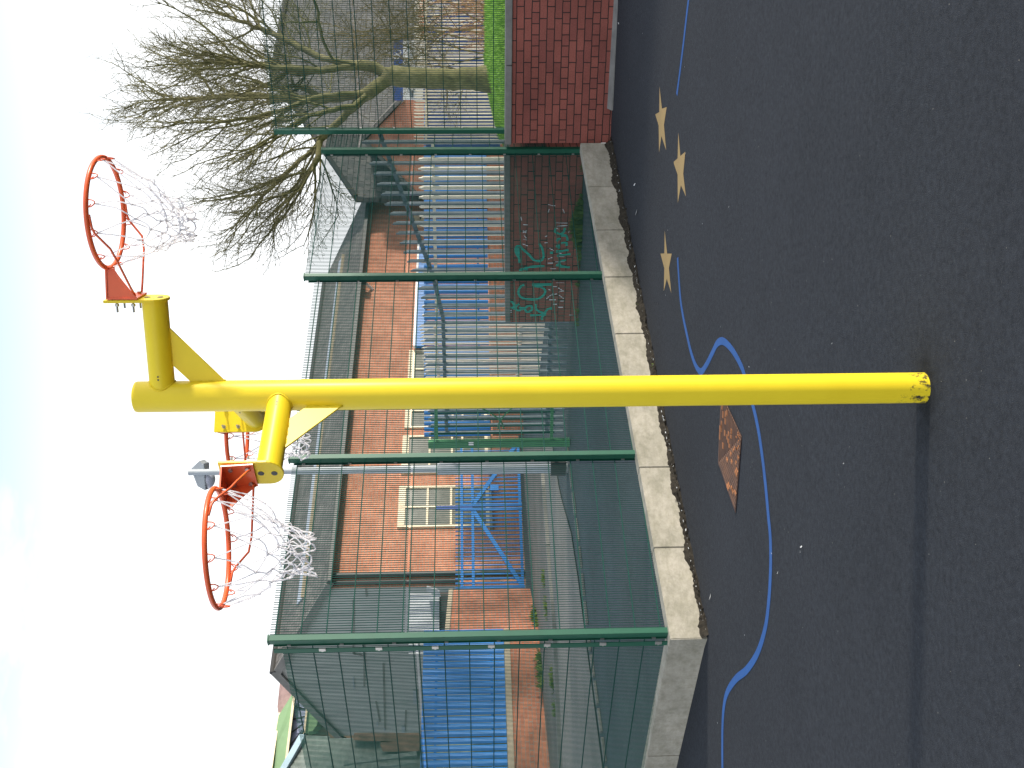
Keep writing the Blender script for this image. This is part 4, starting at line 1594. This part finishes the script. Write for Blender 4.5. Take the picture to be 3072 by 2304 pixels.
# taller brick pier between that wall and the blue gate
tA = gout(1617, 1895)
tB = gout(1588, 1766)
tdir = (xy(tB) - xy(tA)).normalized()
tn = V((tdir.y, -tdir.x, 0))
if tn.y > 0:
    tn = -tn
ztall = on_wall(1352, 1850, tA, tB).z
tw = thing('brick_wall', xy(tA, 0.3), 'taller orange brick wall section beside the blue gate', 'wall', 'orange brick walls')
m = MB()
m.prism([xy(tA, 0.1), xy(tB, 0.1), xy(tB, ztall), xy(tA, ztall)], -tn * 0.35)
m.build('brickwork', M_brick_low, tw, uvdir=tdir)
m = MB()
m.prism([xy(tA, ztall) + tn * 0.03, xy(tB, ztall) + tn * 0.03, xy(tB, ztall + 0.1) + tn * 0.03, xy(tA, ztall + 0.1) + tn * 0.03], -tn * 0.4)
m.build('coping', M_stone, tw)

# blue double gate
GA = gout(1586, 1760)
GM = gout(1578, 1518)
GB = gout(1570, 1330)
gtd = (xy(GB) - xy(GA)).normalized()
gtn = V((gtd.y, -gtd.x, 0))
if gtn.y > 0:
    gtn = -gtn
gate = thing('blue_gate', xy(GA, z_out(GA.x, GA.y)), 'blue double leaf metal gate with diagonal braces in front of the brick hall', 'gate')


def gpx(x, y):
    return on_wall(x, y, GA, GB)


Lgate = (xy(gpx(1500, 1330)) - xy(GA)).dot(gtd)
smid = (xy(gpx(1500, 1522)) - xy(GA)).dot(gtd)
zgt = gpx(1366, 1640).z
zgb = z_out(GA.x, GA.y) + 0.10
zr1 = gpx(1386, 1640).z
zr2 = gpx(1419, 1640).z
for (s0, s1, sgn) in ((0.0, smid - 0.06, 1), (smid + 0.06, Lgate, -1)):
    m = MB()
    nn = int((s1 - s0) / 0.112)
    for i in range(nn + 1):
        s = s0 + (s1 - s0) * i / nn
        p = xy(GA) + gtd * s
        m.tube([xy(p, zgb), xy(p, zgt)], 0.019, 6)
    lf = m.build('gate_leaf', M_blue, gate, smooth='auto')
    m = MB()
    pa, pb = xy(GA) + gtd * s0 + gtn * 0.03, xy(GA) + gtd * s1 + gtn * 0.03
    for z_ in (zgb + 0.05, zr1, zr2):
        m.bar(xy(pa, z_), xy(pb, z_), 0.04, 0.07)
    for pp in (pa, pb):
        m.bar(xy(pp, zgb), xy(pp, zr1 + 0.05), 0.06, 0.06, gtd)
    m.build('frame', M_blue, lf)
    m = MB()
    hi, lo = (pb, pa) if sgn > 0 else (pa, pb)
    m.bar(xy(hi, zr2), xy(lo, zgb + 0.05), 0.04, 0.10, gtd)
    m.build('brace', M_blue, lf)
m = MB()
pm = xy(GA) + gtd * smid + gtn * 0.02
m.bar(xy(pm, zr2), xy(pm, gpx(1308, 1522).z), 0.07, 0.09, gtd)
m.build('middle_post', M_bluedark, gate)
m = MB()
pm2 = xy(GA) + gtd * (smid + 0.45) + gtn * 0.05
zl_ = gpx(1485, 1497).z
m.obox(xy(pm2, zl_ - 0.1), gtd * 0.16, gtn * 0.05, V((0, 0, 0.22)))
m.build('lock_plate', M_blue, gate)

# blue palisade on brick right of the gate, behind the cream and grey fences
rA = xy(GA) + gtd * (Lgate + 0.3)
rB = V((9.2, 31.0, 0))
rdv = (rB - rA).normalized()
rnv = V((rdv.y, -rdv.x, 0))
rw = thing('brick_wall', xy(rA, 0.4), 'low brick wall under the far blue palisade behind the cream pales', 'wall', 'orange brick walls')
m = MB()
m.prism([xy(rA, 0.2), xy(rB, 0.2), xy(rB, 1.35), xy(rA, 1.25)], -rnv * 0.3)
m.build('brickwork', M_brick_low, rw, uvdir=rdv)
palisade('palisade_fence', rA, rB, lambda s: 1.32, lambda s: 3.12, [lambda s: 2.8, lambda s: 1.6], 'far blue palisade behind the grey and cream fences', 0.15, 0.125, M_blue, M_blue, posts=0, spike=False)

# green gate leaf and post at the end of the grey palisade
gp0 = at(1690, 1327, 14.9)
zgp = on_wall(1285, 1327, gp0, gp0 + V((1, 0, 0))).z
gg = thing('green_gate', xy(gp0, 0.45), 'green metal gate with curved braces and square post behind the yellow pole', 'gate')
m = MB()
m.cbox(xy(gp0, (0.4 + zgp) / 2), V((0.10, -0.05, 0)).normalized() * 0.10, V((0.05, 0.10, 0)).normalized() * 0.10, V((0, 0, zgp - 0.4)))
m.build('post', M_ggate, gg, bevel=0.004)
m = MB()
gdv = V((0.93, -0.36, 0)).normalized()
for k in range(6):
    q = xy(gp0) + gdv * (0.16 + 0.105 * k)
    m.tube([xy(q, 0.62), xy(q, zgp - 0.04)], 0.013, 6)
m.build('gate_bars', M_gwire, gg, smooth='auto')
m = MB()
for z_ in (0.66, zgp - 0.12):
    m = MB()
    m.bar(xy(gp0, z_) + gdv * 0.08, xy(gp0, z_) + gdv * 0.75, 0.03, 0.045)
    m.build('gate_rail', M_ggate, gg)
for sg_ in (0, 1):
    m = MB()
    pts = []
    for k in range(9):
        t = k / 8
        zz = (zgp - 0.45 - 0.62 * math.sin(t * 1.57)) if sg_ == 0 else (1.02 + 0.40 * math.sin(t * 1.57))
        pts.append(xy(gp0, zz) + gdv * (0.70 - 0.48 * t) + V((0, -0.02, 0)))
    m.tube(pts, 0.011, 6)
    m.build('curved_brace', M_ggate, gg, smooth=True)
m = MB()
m.cbox(xy(gp0, gp0.z) + V((0.0, -0.062, 0)) + V((0, 0, on_wall(1413, 1320, gp0, gp0 + V((1, 0, 0))).z - gp0.z)), V((0.05, 0, 0)), V((0, 0.006, 0)), V((0, 0, 0.07)))
m.build('notice_plate', M_white, gg)

# ------------------------------------------------------------------ floodlight column in the yard
lb = gout(1698, 1401)
lamp = thing('lamp_post', xy(lb, z_out(lb.x, lb.y)), 'slim grey lamp column with box floodlight standing in the yard before the brick hall', 'lamp post')
dl = lb.y
ztp = at(566, 1408, dl).z
m = MB()
m.tube([xy(lb, ztp), xy(lb, 2.3)], [0.045, 0.052], 14)
m.build('column', M_lampc, lamp, smooth='auto')
m = MB()
m.tube([xy(lb, 2.3), xy(lb, z_out(lb.x, lb.y) - 0.05)], [0.085, 0.088], 16)
m.build('column_base', M_lampc, lamp, smooth='auto')
m = MB()
m.tube([xy(lb, 0.42), xy(lb, z_out(lb.x, lb.y) - 0.05 + 0.28)], 0.13, 14)
m.build('base_collar', M_dark, lamp, smooth='auto')


def lpx(x, y, dd=0.0):
    return at(x, y, dl + dd)


m = MB()
m.prism([lpx(572, 1407), lpx(598, 1382), lpx(608, 1392), lpx(612, 1390), lpx(613, 1411), lpx(617, 1470), lpx(614, 1471), lpx(592, 1459)], V((0, 0.30, 0)))
hd_ = m.build('lamp_head', M_lampc, lamp, bevel=0.01)
m = MB()
cpt = (lpx(616, 1413) + lpx(618, 1468)) / 2 + V((0, 0.15, 0))
rad = (lpx(616, 1413) - lpx(618, 1468)).length / 2
m.sphere(cpt, (rad, 0.13, 0.10), 16, 10)
m.build('lens', M_lens, hd_, smooth=True)

# ------------------------------------------------------------------ sheds and buildings on the left
sh = thing('corrugated_shed', at(1400, 1840, 25.5), 'pale corrugated shed showing over the brick wall', 'shed')
q = [at(1226, 1786, 25.5), at(1226, 1960, 25.0), at(1318, 1960, 25.0), at(1318, 1786, 25.5)]
def corrug(quad, n, depth, mat, name, root):
    a, b, c, d = quad           # a-b top edge, d-c bottom edge
    m = MB()
    nv = V((0, -1, 0))
    vs, fs = [], []
    for i in range(n + 1):
        t = i / n
        o = nv * (depth * (0.5 + 0.5 * math.cos(i * math.pi)))
        vs += [a.lerp(b, t) + o, d.lerp(c, t) + o]
    for i in range(n):
        fs.append((2 * i, 2 * i + 2, 2 * i + 3, 2 * i + 1))
    k = len(vs)
    vs += [v + V((0, 0.25, 0)) for v in vs]
    for i in range(n):
        fs.append((k + 2 * i, k + 2 * i + 1, k + 2 * i + 3, k + 2 * i + 2))
        fs.append((2 * i, k + 2 * i, k + 2 * i + 2, 2 * i + 2))
        fs.append((2 * i + 1, 2 * i + 3, k + 2 * i + 3, k + 2 * i + 1))
    fs += [(0, 1, k + 1, k), (2 * n, k + 2 * n, k + 2 * n + 1, 2 * n + 1)]
    m.add(vs, fs)
    return m.build(name, mat, root)
corrug(q, 40, 0.02, M_corr, 'sheeting', sh)
m = MB()
m.prism([at(1319, 1786, 25.6), at(1319, 1960, 25.1), at(1352, 1960, 25.1), at(1352, 1786, 25.6)], V((0, 0.4, 0)))
m.build('dark_gap', M_dark, sh)
m = MB()
tp = [(1280, 1762), (1305, 1768), (1318, 1775), (1322, 1790), (1312, 1792), (1295, 1782), (1278, 1772)]
m.prism([at(x, y, 25.2) for x, y in tp], V((0, 0.2, 0)))
m.build('loose_sheet', M_corr, sh)

ln_s = thing('lean_to_shed', at(1400, 2260, 24), 'grey green sheet metal lean-to behind the blue palisade', 'shed')
corrug([at(905, 2216, 24.3), at(842, 2330, 23.0), at(1000, 2330, 23.0), at(985, 2216, 24.3)], 14, 0.05, M_corrg, 'striped_wall', ln_s)
m = MB()
m.prism([at(985, 2214, 24.2), at(985, 2350, 23.0), at(1590, 2350, 23.0), at(1590, 2214, 24.2)], V((-0.75, 2.0, 0)))
m.build('sheet_wall', M_corrg, ln_s)
m = MB()
m.bar(at(908, 2208, 24.2), at(830, 2345, 22.8), 0.10, 0.14)
m.build('roof_edge', M_bluelt, ln_s)
m = MB()
m.prism([at(1060, 2208, 24.0), at(1060, 2222, 23.9), at(1258, 2226, 23.9), at(1258, 2206, 24.0)], V((0, 0.2, 0)))
m.build('brick_pier', M_brown, ln_s)
m = MB()
m.prism([at(1140, 2232, 23.8), at(1148, 2254, 23.6), at(1258, 2254, 23.6), at(1258, 2230, 23.8)], V((0, 0.2, 0)))
m.build('brick_pier', M_brown, ln_s)
m = MB()
m.bar(at(1030, 2290, 23.1), at(1250, 2262, 23.3), 0.05, 0.12)
m.build('pale_edge', M_corrg, ln_s)
m = MB()
m.bar(at(1120, 2300, 23.0), at(1250, 2285, 23.1), 0.05, 0.10)
m.build('pale_edge', M_corrg, ln_s)

gb = thing('green_clad_building', at(1300, 2200, 42), 'distant building with green roof bands and lavender glazing beyond the gable', 'building')
def bpoly(name, mat, pts, d0, d1, th=5.0):
    ys = [p[1] for p in pts]
    lo_, hi_ = min(ys), max(ys)
    q = [at(x, y, d0 + (d1 - d0) * (y - lo_) / max(1, hi_ - lo_)) for x, y in pts]
    m = MB()
    m.prism(q, V((-0.40 * th, th, 0)))
    return m.build(name, mat, gb)
bpoly('brick_gable', M_pinkr, [(842, 2020), (884, 2064), (880, 2090), (836, 2150), (832, 2120)], 41, 40.5)
bpoly('roof', M_greenroof, [(882, 2074), (878, 2135), (862, 2272), (845, 2345), (800, 2345), (814, 2270), (836, 2146)], 40.8, 38.5)
bpoly('window_band', M_lav, [(886, 2078), (926, 2106), (915, 2170), (900, 2212), (862, 2282)], 41, 39.5)
bpoly('roof_bay', M_greenroof, [(924, 2104), (958, 2142), (950, 2176), (938, 2192), (915, 2200)], 40.6, 40)
bpoly('lower_wall', M_brown, [(955, 2140), (1030, 2208), (1020, 2240), (912, 2240), (916, 2200), (938, 2194)], 41.5, 41)
m = MB()
a_, b_ = at(915, 2100, 43.5), at(890, 2345, 41.5)
m.prism([xy(a_, 0.2), xy(b_, 0.2), xy(b_, b_.z), xy(a_, a_.z)], V((0, 4.0, 0)))
m.build('wall', M_brown, gb)
m = MB()
m.bar(at(835, 2140, 40.4), at(805, 2345, 38.3), 0.10, 0.16)
m.build('verge', M_cream, gb)
m = MB()
m.bar(at(884, 2074, 40.7), at(858, 2290, 38.9), 0.08, 0.09)
m.build('verge', M_cream, gb)
m = MB()
m.bar(at(923, 2104, 40.5), at(912, 2204, 39.8), 0.06, 0.07)
m.build('verge', M_cream, gb)
m = MB()
for k in range(1, 5):
    t = k / 5
    m.bar(at(887 - 22 * t, 2078 + 200 * t, 40.9 - 1.4 * t), at(925 - 25 * t, 2108 + 106 * t, 40.9 - 1.4 * t), 0.04, 0.05)
m.build('glazing_bar', M_dark, gb)

# ------------------------------------------------------------------ grass bank behind the brick wall
WB = WF - wnr * 0.24
nb, na = 30, 70
vs, fs = [], []
GR = random.Random(3)


def gz(p):
    v = (p - WB).dot(-wnr)
    a = p.x - (2.75 + (p.y - 12.1) * 0.27)
    u = (p - WB).dot(wdir)
    base = 1.315 + 0.095 * min(1, max(0, v) / 7) + 0.010 * math.sin(u * 2.1 + v) + 0.012 * math.sin(v * 1.7 - u)
    return base - 0.20 * max(0, 1.1 - a) - 0.35 * max(0, -0.2 - a)


m = MB()
idx = {}
for i in range(na + 1):
    for j in range(nb + 1):
        u, v_ = -10.0 + 22.0 * i / na, 0.02 + 13.5 * (j / nb) ** 1.4
        p = WB + wdir * u - wnr * v_
        a = p.x - (2.75 + (p.y - 12.1) * 0.27)
        if a < -1.3 or u < 0.0 and v_ < 0.9:
            continue
        idx[(i, j)] = len(vs)
        vs.append(V((p.x, p.y, gz(p))))
for i in range(na):
    for j in range(nb):
        k4 = [idx.get(q) for q in ((i, j), (i + 1, j), (i + 1, j + 1), (i, j + 1))]
        if None not in k4:
            fs.append(tuple(k4))
m.add(vs, fs)
gbk = m.build('grass_bank', M_grass, smooth=True)
tag(gbk, 'bright green grass bank behind the red brick wall', kind='structure')
m = MB()
for i in range(26000):
    v_ = 0.03 + 11.0 * GR.random() ** 1.2
    u = -0.62 * v_ + GR.random() * (5.0 + 0.35 * v_)
    p = WB + wdir * u - wnr * v_
    a = p.x - (2.75 + (p.y - 12.1) * 0.27)
    if a < -0.7 or u < 0.05 and v_ < 0.5:
        continue
    p = V((p.x, p.y, gz(p)))
    a = GR.random() * 6.28
    h_ = 0.03 + 0.05 * GR.random()
    w = V((math.cos(a), math.sin(a), 0)) * 0.009
    tip = p + V((GR.gauss(0, 0.02), GR.gauss(0, 0.02), h_))
    m.add([p - w - V((0, 0, 0.01)), p + w - V((0, 0, 0.01)), tip], [(0, 1, 2)])
tag(m.build('grass', M_grass), 'short green grass blades on the bank', kind='stuff')

# ------------------------------------------------------------------ bare tree
class Skel:
    def __init__(s):
        s.p, s.par = [], []

    def add(s, p, par):
        s.p.append(np.array(p, dtype=float))
        s.par.append(par)
        return len(s.p) - 1


def grow(sk, attr, step, infl, kill, iters, grav=0.0, jitter=0.1):
    A = np.array(attr)
    nd = np.full(len(A), 1e9)
    ni = np.zeros(len(A), dtype=int)
    P = np.array(sk.p)
    for s in range(0, len(A), 500):
        D = np.linalg.norm(A[s:s + 500, None, :] - P[None, :, :], axis=2)
        ni[s:s + 500] = D.argmin(1)
        nd[s:s + 500] = D.min(1)
    alive = nd > kill
    for it in range(iters):
        act = np.where(alive & (nd < infl))[0]
        if len(act) == 0:
            break
        dirs = {}
        for a in act:
            v = A[a] - sk.p[ni[a]]
            v /= (np.linalg.norm(v) + 1e-9)
            if ni[a] in dirs:
                dirs[ni[a]] = dirs[ni[a]] + v
            else:
                dirs[ni[a]] = v
        new = []
        for k, v in dirs.items():
            if sk.par[k] >= 0:
                pv = sk.p[k] - sk.p[sk.par[k]]
                pv = pv / (np.linalg.norm(pv) + 1e-9)
                v = v / (np.linalg.norm(v) + 1e-9) + 0.55 * pv
            v = v / (np.linalg.norm(v) + 1e-9) + rng.normal(0, jitter, 3) + np.array([0, 0, grav])
            v /= (np.linalg.norm(v) + 1e-9)
            new.append(sk.add(sk.p[k] + v * step, k))
        NP = np.array([sk.p[i] for i in new])
        for s in range(0, len(A), 1000):
            D = np.linalg.norm(A[s:s + 1000, None, :] - NP[None, :, :], axis=2)
            mn = D.min(1)
            am = D.argmin(1)
            upd = mn < nd[s:s + 1000]
            nd[s:s + 1000] = np.where(upd, mn, nd[s:s + 1000])
            ni[s:s + 1000] = np.where(upd, np.array(new)[am], ni[s:s + 1000])
        alive &= nd > kill


def tubes_from(sk, tip_r, expo, maxr, thick_cut, fixed=None):
    n = len(sk.p)
    acc = np.zeros(n)
    ch = [[] for _ in range(n)]
    for i in range(n):
        if sk.par[i] >= 0:
            ch[sk.par[i]].append(i)
    for i in range(n - 1, -1, -1):
        if not ch[i]:
            acc[i] = tip_r ** expo
        if sk.par[i] >= 0:
            acc[sk.par[i]] += acc[i]
    rad = np.minimum(acc ** (1 / expo), maxr)
    return rad, ch


TD = 20.0
tb = at(1475, 236, TD)
TREE = thing('bare_tree', tb, 'large leafless tree with mossy trunk behind the brick wall', 'tree')
sk = Skel()
px = lambda x, y, dd=0.0: np.array(at(x, y, TD + dd))


def chain(pts, par, step=0.16):
    for q in pts:
        a = sk.p[par]
        d = np.linalg.norm(q - a)
        k = max(1, int(d / step))
        for i in range(1, k + 1):
            w_ = rng.normal(0, 0.012, 3) if i < k else 0
            par = sk.add(a + (q - a) * i / k + w_, par)
    return par


root_i = sk.add(np.array(tb) + np.array([0, 0, -0.15]), -1)
f_ = chain([px(1420, 236), px(1300, 236), px(1215, 232), px(1172, 226)], root_i)
j1 = chain([px(1120, 200), px(1085, 196, -0.1)], f_)
l1 = chain([px(1030, 202, -.1), px(960, 213, -.2), px(850, 205, -.4), px(700, 190, -.7)], j1)
l2 = chain([px(1020, 188, .2), px(950, 168, .5), px(880, 130, .8), px(800, 95, 1.2), px(690, 52, 1.6)], j1)
l3 = chain([px(1000, 180, -.3), px(965, 110, -.8), px(950, 20, -1.4), px(900, -80, -2.0)], j1)
l8 = chain([px(1010, 200, .5), px(900, 222, 1.0), px(815, 194, 1.4), px(672, 186, 1.8)], j1)
j2 = chain([px(1153, 244), px(1105, 280, -.1)], f_)
l4 = chain([px(1030, 282, -.2), px(960, 290, -.4), px(880, 318, -.6), px(756, 354, -.9), px(660, 366, -1.2)], j2)
l5 = chain([px(1050, 335, .2), px(1003, 376, .4), px(967, 405, .5), px(942, 447, .6), px(883, 498, .8), px(790, 585, 1.0)], j2)
l6 = chain([px(1060, 320, -.4), px(1000, 330, -.8), px(930, 345, -1.2), px(832, 400, -1.6)], j2)
l7 = chain([px(1000, 300, .6), px(900, 262, 1.2), px(800, 260, 1.6)], j2)
l10 = chain([px(940, 305, .3), px(880, 300, .6), px(760, 285, .8), px(620, 292, 1.0), px(500, 300, 1.1)], j2)
l9 = chain([px(960, 420, .2), px(955, 470, .0), px(900, 560, -.2)], l5 - 14 if l5 > 14 else l5)

limb_nodes = list(range(j1 + 1, len(sk.p)))
CC = px(690, 150)
CR = np.array([4.4, 3.1, 2.85])


def inside(p, f=1.0):
    q = (p - CC) / CR
    if q[2] < -0.62 and abs(q[0]) < 0.5:
        return False
    lim = 1.0
    if q[0] < -0.35 and q[2] > 0.2:
        lim = 1.0 - 0.25 * min(1, (-0.35 - q[0]) * 1.4)
    return (q * q).sum() < lim * f


WIG = {1: 0.07, 2: 0.09, 3: 0.11, 4: 0.15}
UPT = {1: 0.05, 2: 0.05, 3: 0.03, 4: -0.02}
SEG = {1: 0.15, 2: 0.13, 3: 0.11, 4: 0.085}
PROB = {1: 0.9, 2: 0.85, 3: 0.85}
rt_ = np.random.default_rng(5)


def grow_branch(par, d, L, level):
    n = max(2, int(L / SEG[level]))
    kids = []
    for i in range(n):
        outw = sk.p[par] - px(1000, 235)
        outw = outw / (np.linalg.norm(outw) + 1e-9)
        d = d + rt_.normal(0, WIG[level], 3) + np.array([0, 0, UPT[level]]) + outw * 0.05
        d /= np.linalg.norm(d)
        p = sk.p[par] + d * SEG[level] * rt_.uniform(0.85, 1.15)
        if not inside(p, 1.0 + 0.12 * rt_.random() + (0.12 if level == 4 else 0)) and i > 1:
            break
        par = sk.add(p, par)
        if level < 4 and i >= 1 and rt_.random() < PROB[level]:
            kids.append((par, d.copy(), i / n))
    for (k, dd, fr) in kids:
        for _ in range(2 if (level >= 2 and rt_.random() < 0.40) else 1):
            side = rt_.normal(0, 1, 3)
            side -= dd * side.dot(dd)
            side /= np.linalg.norm(side) + 1e-9
            a = math.radians(rt_.uniform(26, 52) if level < 3 else rt_.uniform(30, 65))
            nd_ = dd * math.cos(a) + side * math.sin(a)
            nl = L * rt_.uniform(0.38, 0.62) * (1.05 - 0.45 * fr)
            nl = max(nl, {1: 0.5, 2: 0.3, 3: 0.18}[level])
            nl = min(nl, {1: 1.9, 2: 0.95, 3: 0.45}[level])
            grow_branch(k, nd_, nl, level + 1)


ends = [l1, l2, l3, l4, l5, l6, l7, l8, l9, l10]
for e_ in ends:
    dd = sk.p[e_] - sk.p[sk.par[e_]]
    dd /= np.linalg.norm(dd)
    grow_branch(e_, dd, 1.7, 1)
    for _ in range(2):
        grow_branch(e_, dd + rt_.normal(0, 0.35, 3), 1.3, 2)
kid_count = [0] * len(sk.p)
for i in limb_nodes:
    d_fork = np.linalg.norm(sk.p[i] - sk.p[j1])
    if sk.par[i] < 0 or d_fork < 1.15:
        continue
    for _k in range(2 if rt_.random() < 0.25 else (1 if rt_.random() < 0.8 else 0)):
        dd = sk.p[i] - sk.p[sk.par[i]]
        dd /= np.linalg.norm(dd) + 1e-9
        side = rt_.normal(0, 1, 3)
        side -= dd * side.dot(dd)
        side /= np.linalg.norm(side)
        a = math.radians(rt_.uniform(28, 55))
        grow_branch(i, dd * math.cos(a) + side * math.sin(a), rt_.uniform(0.9, 2.1), 2)
n_main = len(sk.p)
rad, ch = tubes_from(sk, 0.0030, 2.28, 0.17, 0)
print('tree nodes', len(sk.p), n_main)
mt, mc = MB(), MB()
main_child = {}
for i in range(len(sk.p)):
    if ch[i]:
        main_child[i] = max(ch[i], key=lambda k: rad[k])
starts = [0] + [k for i in range(len(sk.p)) for k in ch[i] if main_child.get(i) != k]
for st in starts:
    path = [st]
    while path[-1] in main_child:
        path.append(main_child[path[-1]])
    if st == 0:
        tr = [k for k in path if k <= f_]
        h0 = sk.p[0]
        rr_ = []
        for k in tr:
            d_ = np.linalg.norm(sk.p[k] - h0)
            rr_.append(0.21 * (1 + 0.40 * max(0, 1 - d_ / 0.5) + 0.03 * math.sin(d_ * 4)) - 0.012 * d_)
        mt.tube([V(sk.p[k]) for k in tr], rr_, 22, caps=False)
        path = path[len(tr) - 1:]
        pts_, rs__ = [V(sk.p[k]) for k in path], [rad[k] for k in path]
        rs__[0] = 0.20
    else:
        p_ = sk.par[st]
        pts_ = [V(sk.p[p_])] + [V(sk.p[k]) for k in path]
        rs__ = [min(rad[p_], rad[st] * 1.6)] + [rad[k] for k in path]
    if len(pts_) > 1:
        mc.tube(pts_, rs__, 12 if max(rs__) > 0.05 else (6 if max(rs__) > 0.02 else 3), caps=False)
mt.build('trunk', M_bark, TREE, smooth=True)
mc.build('crown', M_bark, TREE, smooth=True)

# twiggy bush behind the tree on the right
bb_ = at(1480, 95, 23.5)
BUSH = thing('bare_bush', xy(bb_, 1.1), 'leafless yellow brown bush of fine twigs in front of the white shop sign', 'bush')
m = MB()
rb = random.Random(8)


def twiggrow(p, d, L, r, depth):
    k = 4
    pts, rr_ = [V(p)], [r]
    dd = V(d)
    for i in range(k):
        dd = (dd + V((rb.gauss(0, .16), rb.gauss(0, .16), rb.gauss(0.02, .14)))).normalized()
        pts.append(pts[-1] + dd * L / k)
        rr_.append(r * (1 - 0.55 * (i + 1) / k))
    m.tube(pts, rr_, 3, caps=False)
    if depth > 0:
        for i in range(1, k + 1):
            for _ in range(2 if depth < 3 else 1):
                nd_ = (dd + V((rb.gauss(0, .7), rb.gauss(0, .7), rb.gauss(0.0, .6)))).normalized()
                twiggrow(pts[i], nd_, L * rb.uniform(0.45, 0.7), max(0.003, r * 0.55), depth - 1)


for k in range(13):
    p = V((rb.uniform(6.6, 9.3), bb_.y + rb.uniform(-1.0, 1.0), 1.35))
    twiggrow(p, V((rb.gauss(0, .22), rb.gauss(0, .18), 1)).normalized(), rb.uniform(1.7, 2.9), 0.020, 3)
m.build('twigs', M_twig, BUSH)
# dead canes in front of the cream pales
m = MB()
for k in range(170):
    y_ = rb.uniform(-60, 150) if rb.random() < 0.7 else rb.uniform(-60, 60)
    p = at(1470 + rb.gauss(0, 4), y_, rb.uniform(20.5, 23))
    Ln = rb.uniform(0.5, 1.5) * (1 if y_ < 70 else 0.6)
    d = V((rb.gauss(0, .28), rb.gauss(0, .2), 1)).normalized()
    m.tube([xy(p, 1.30), xy(p, 1.30) + d * Ln * 0.5, xy(p, 1.30) + d * Ln + V((rb.gauss(0, .12), 0, -0.05))], [0.007, 0.006, 0.004], 3, caps=False)
tag(m.build('dead_canes', M_cane), 'clump of dead reddish brown canes in front of the cream fence', 'canes', kind='stuff')
# ------------------------------------------------------------------ END
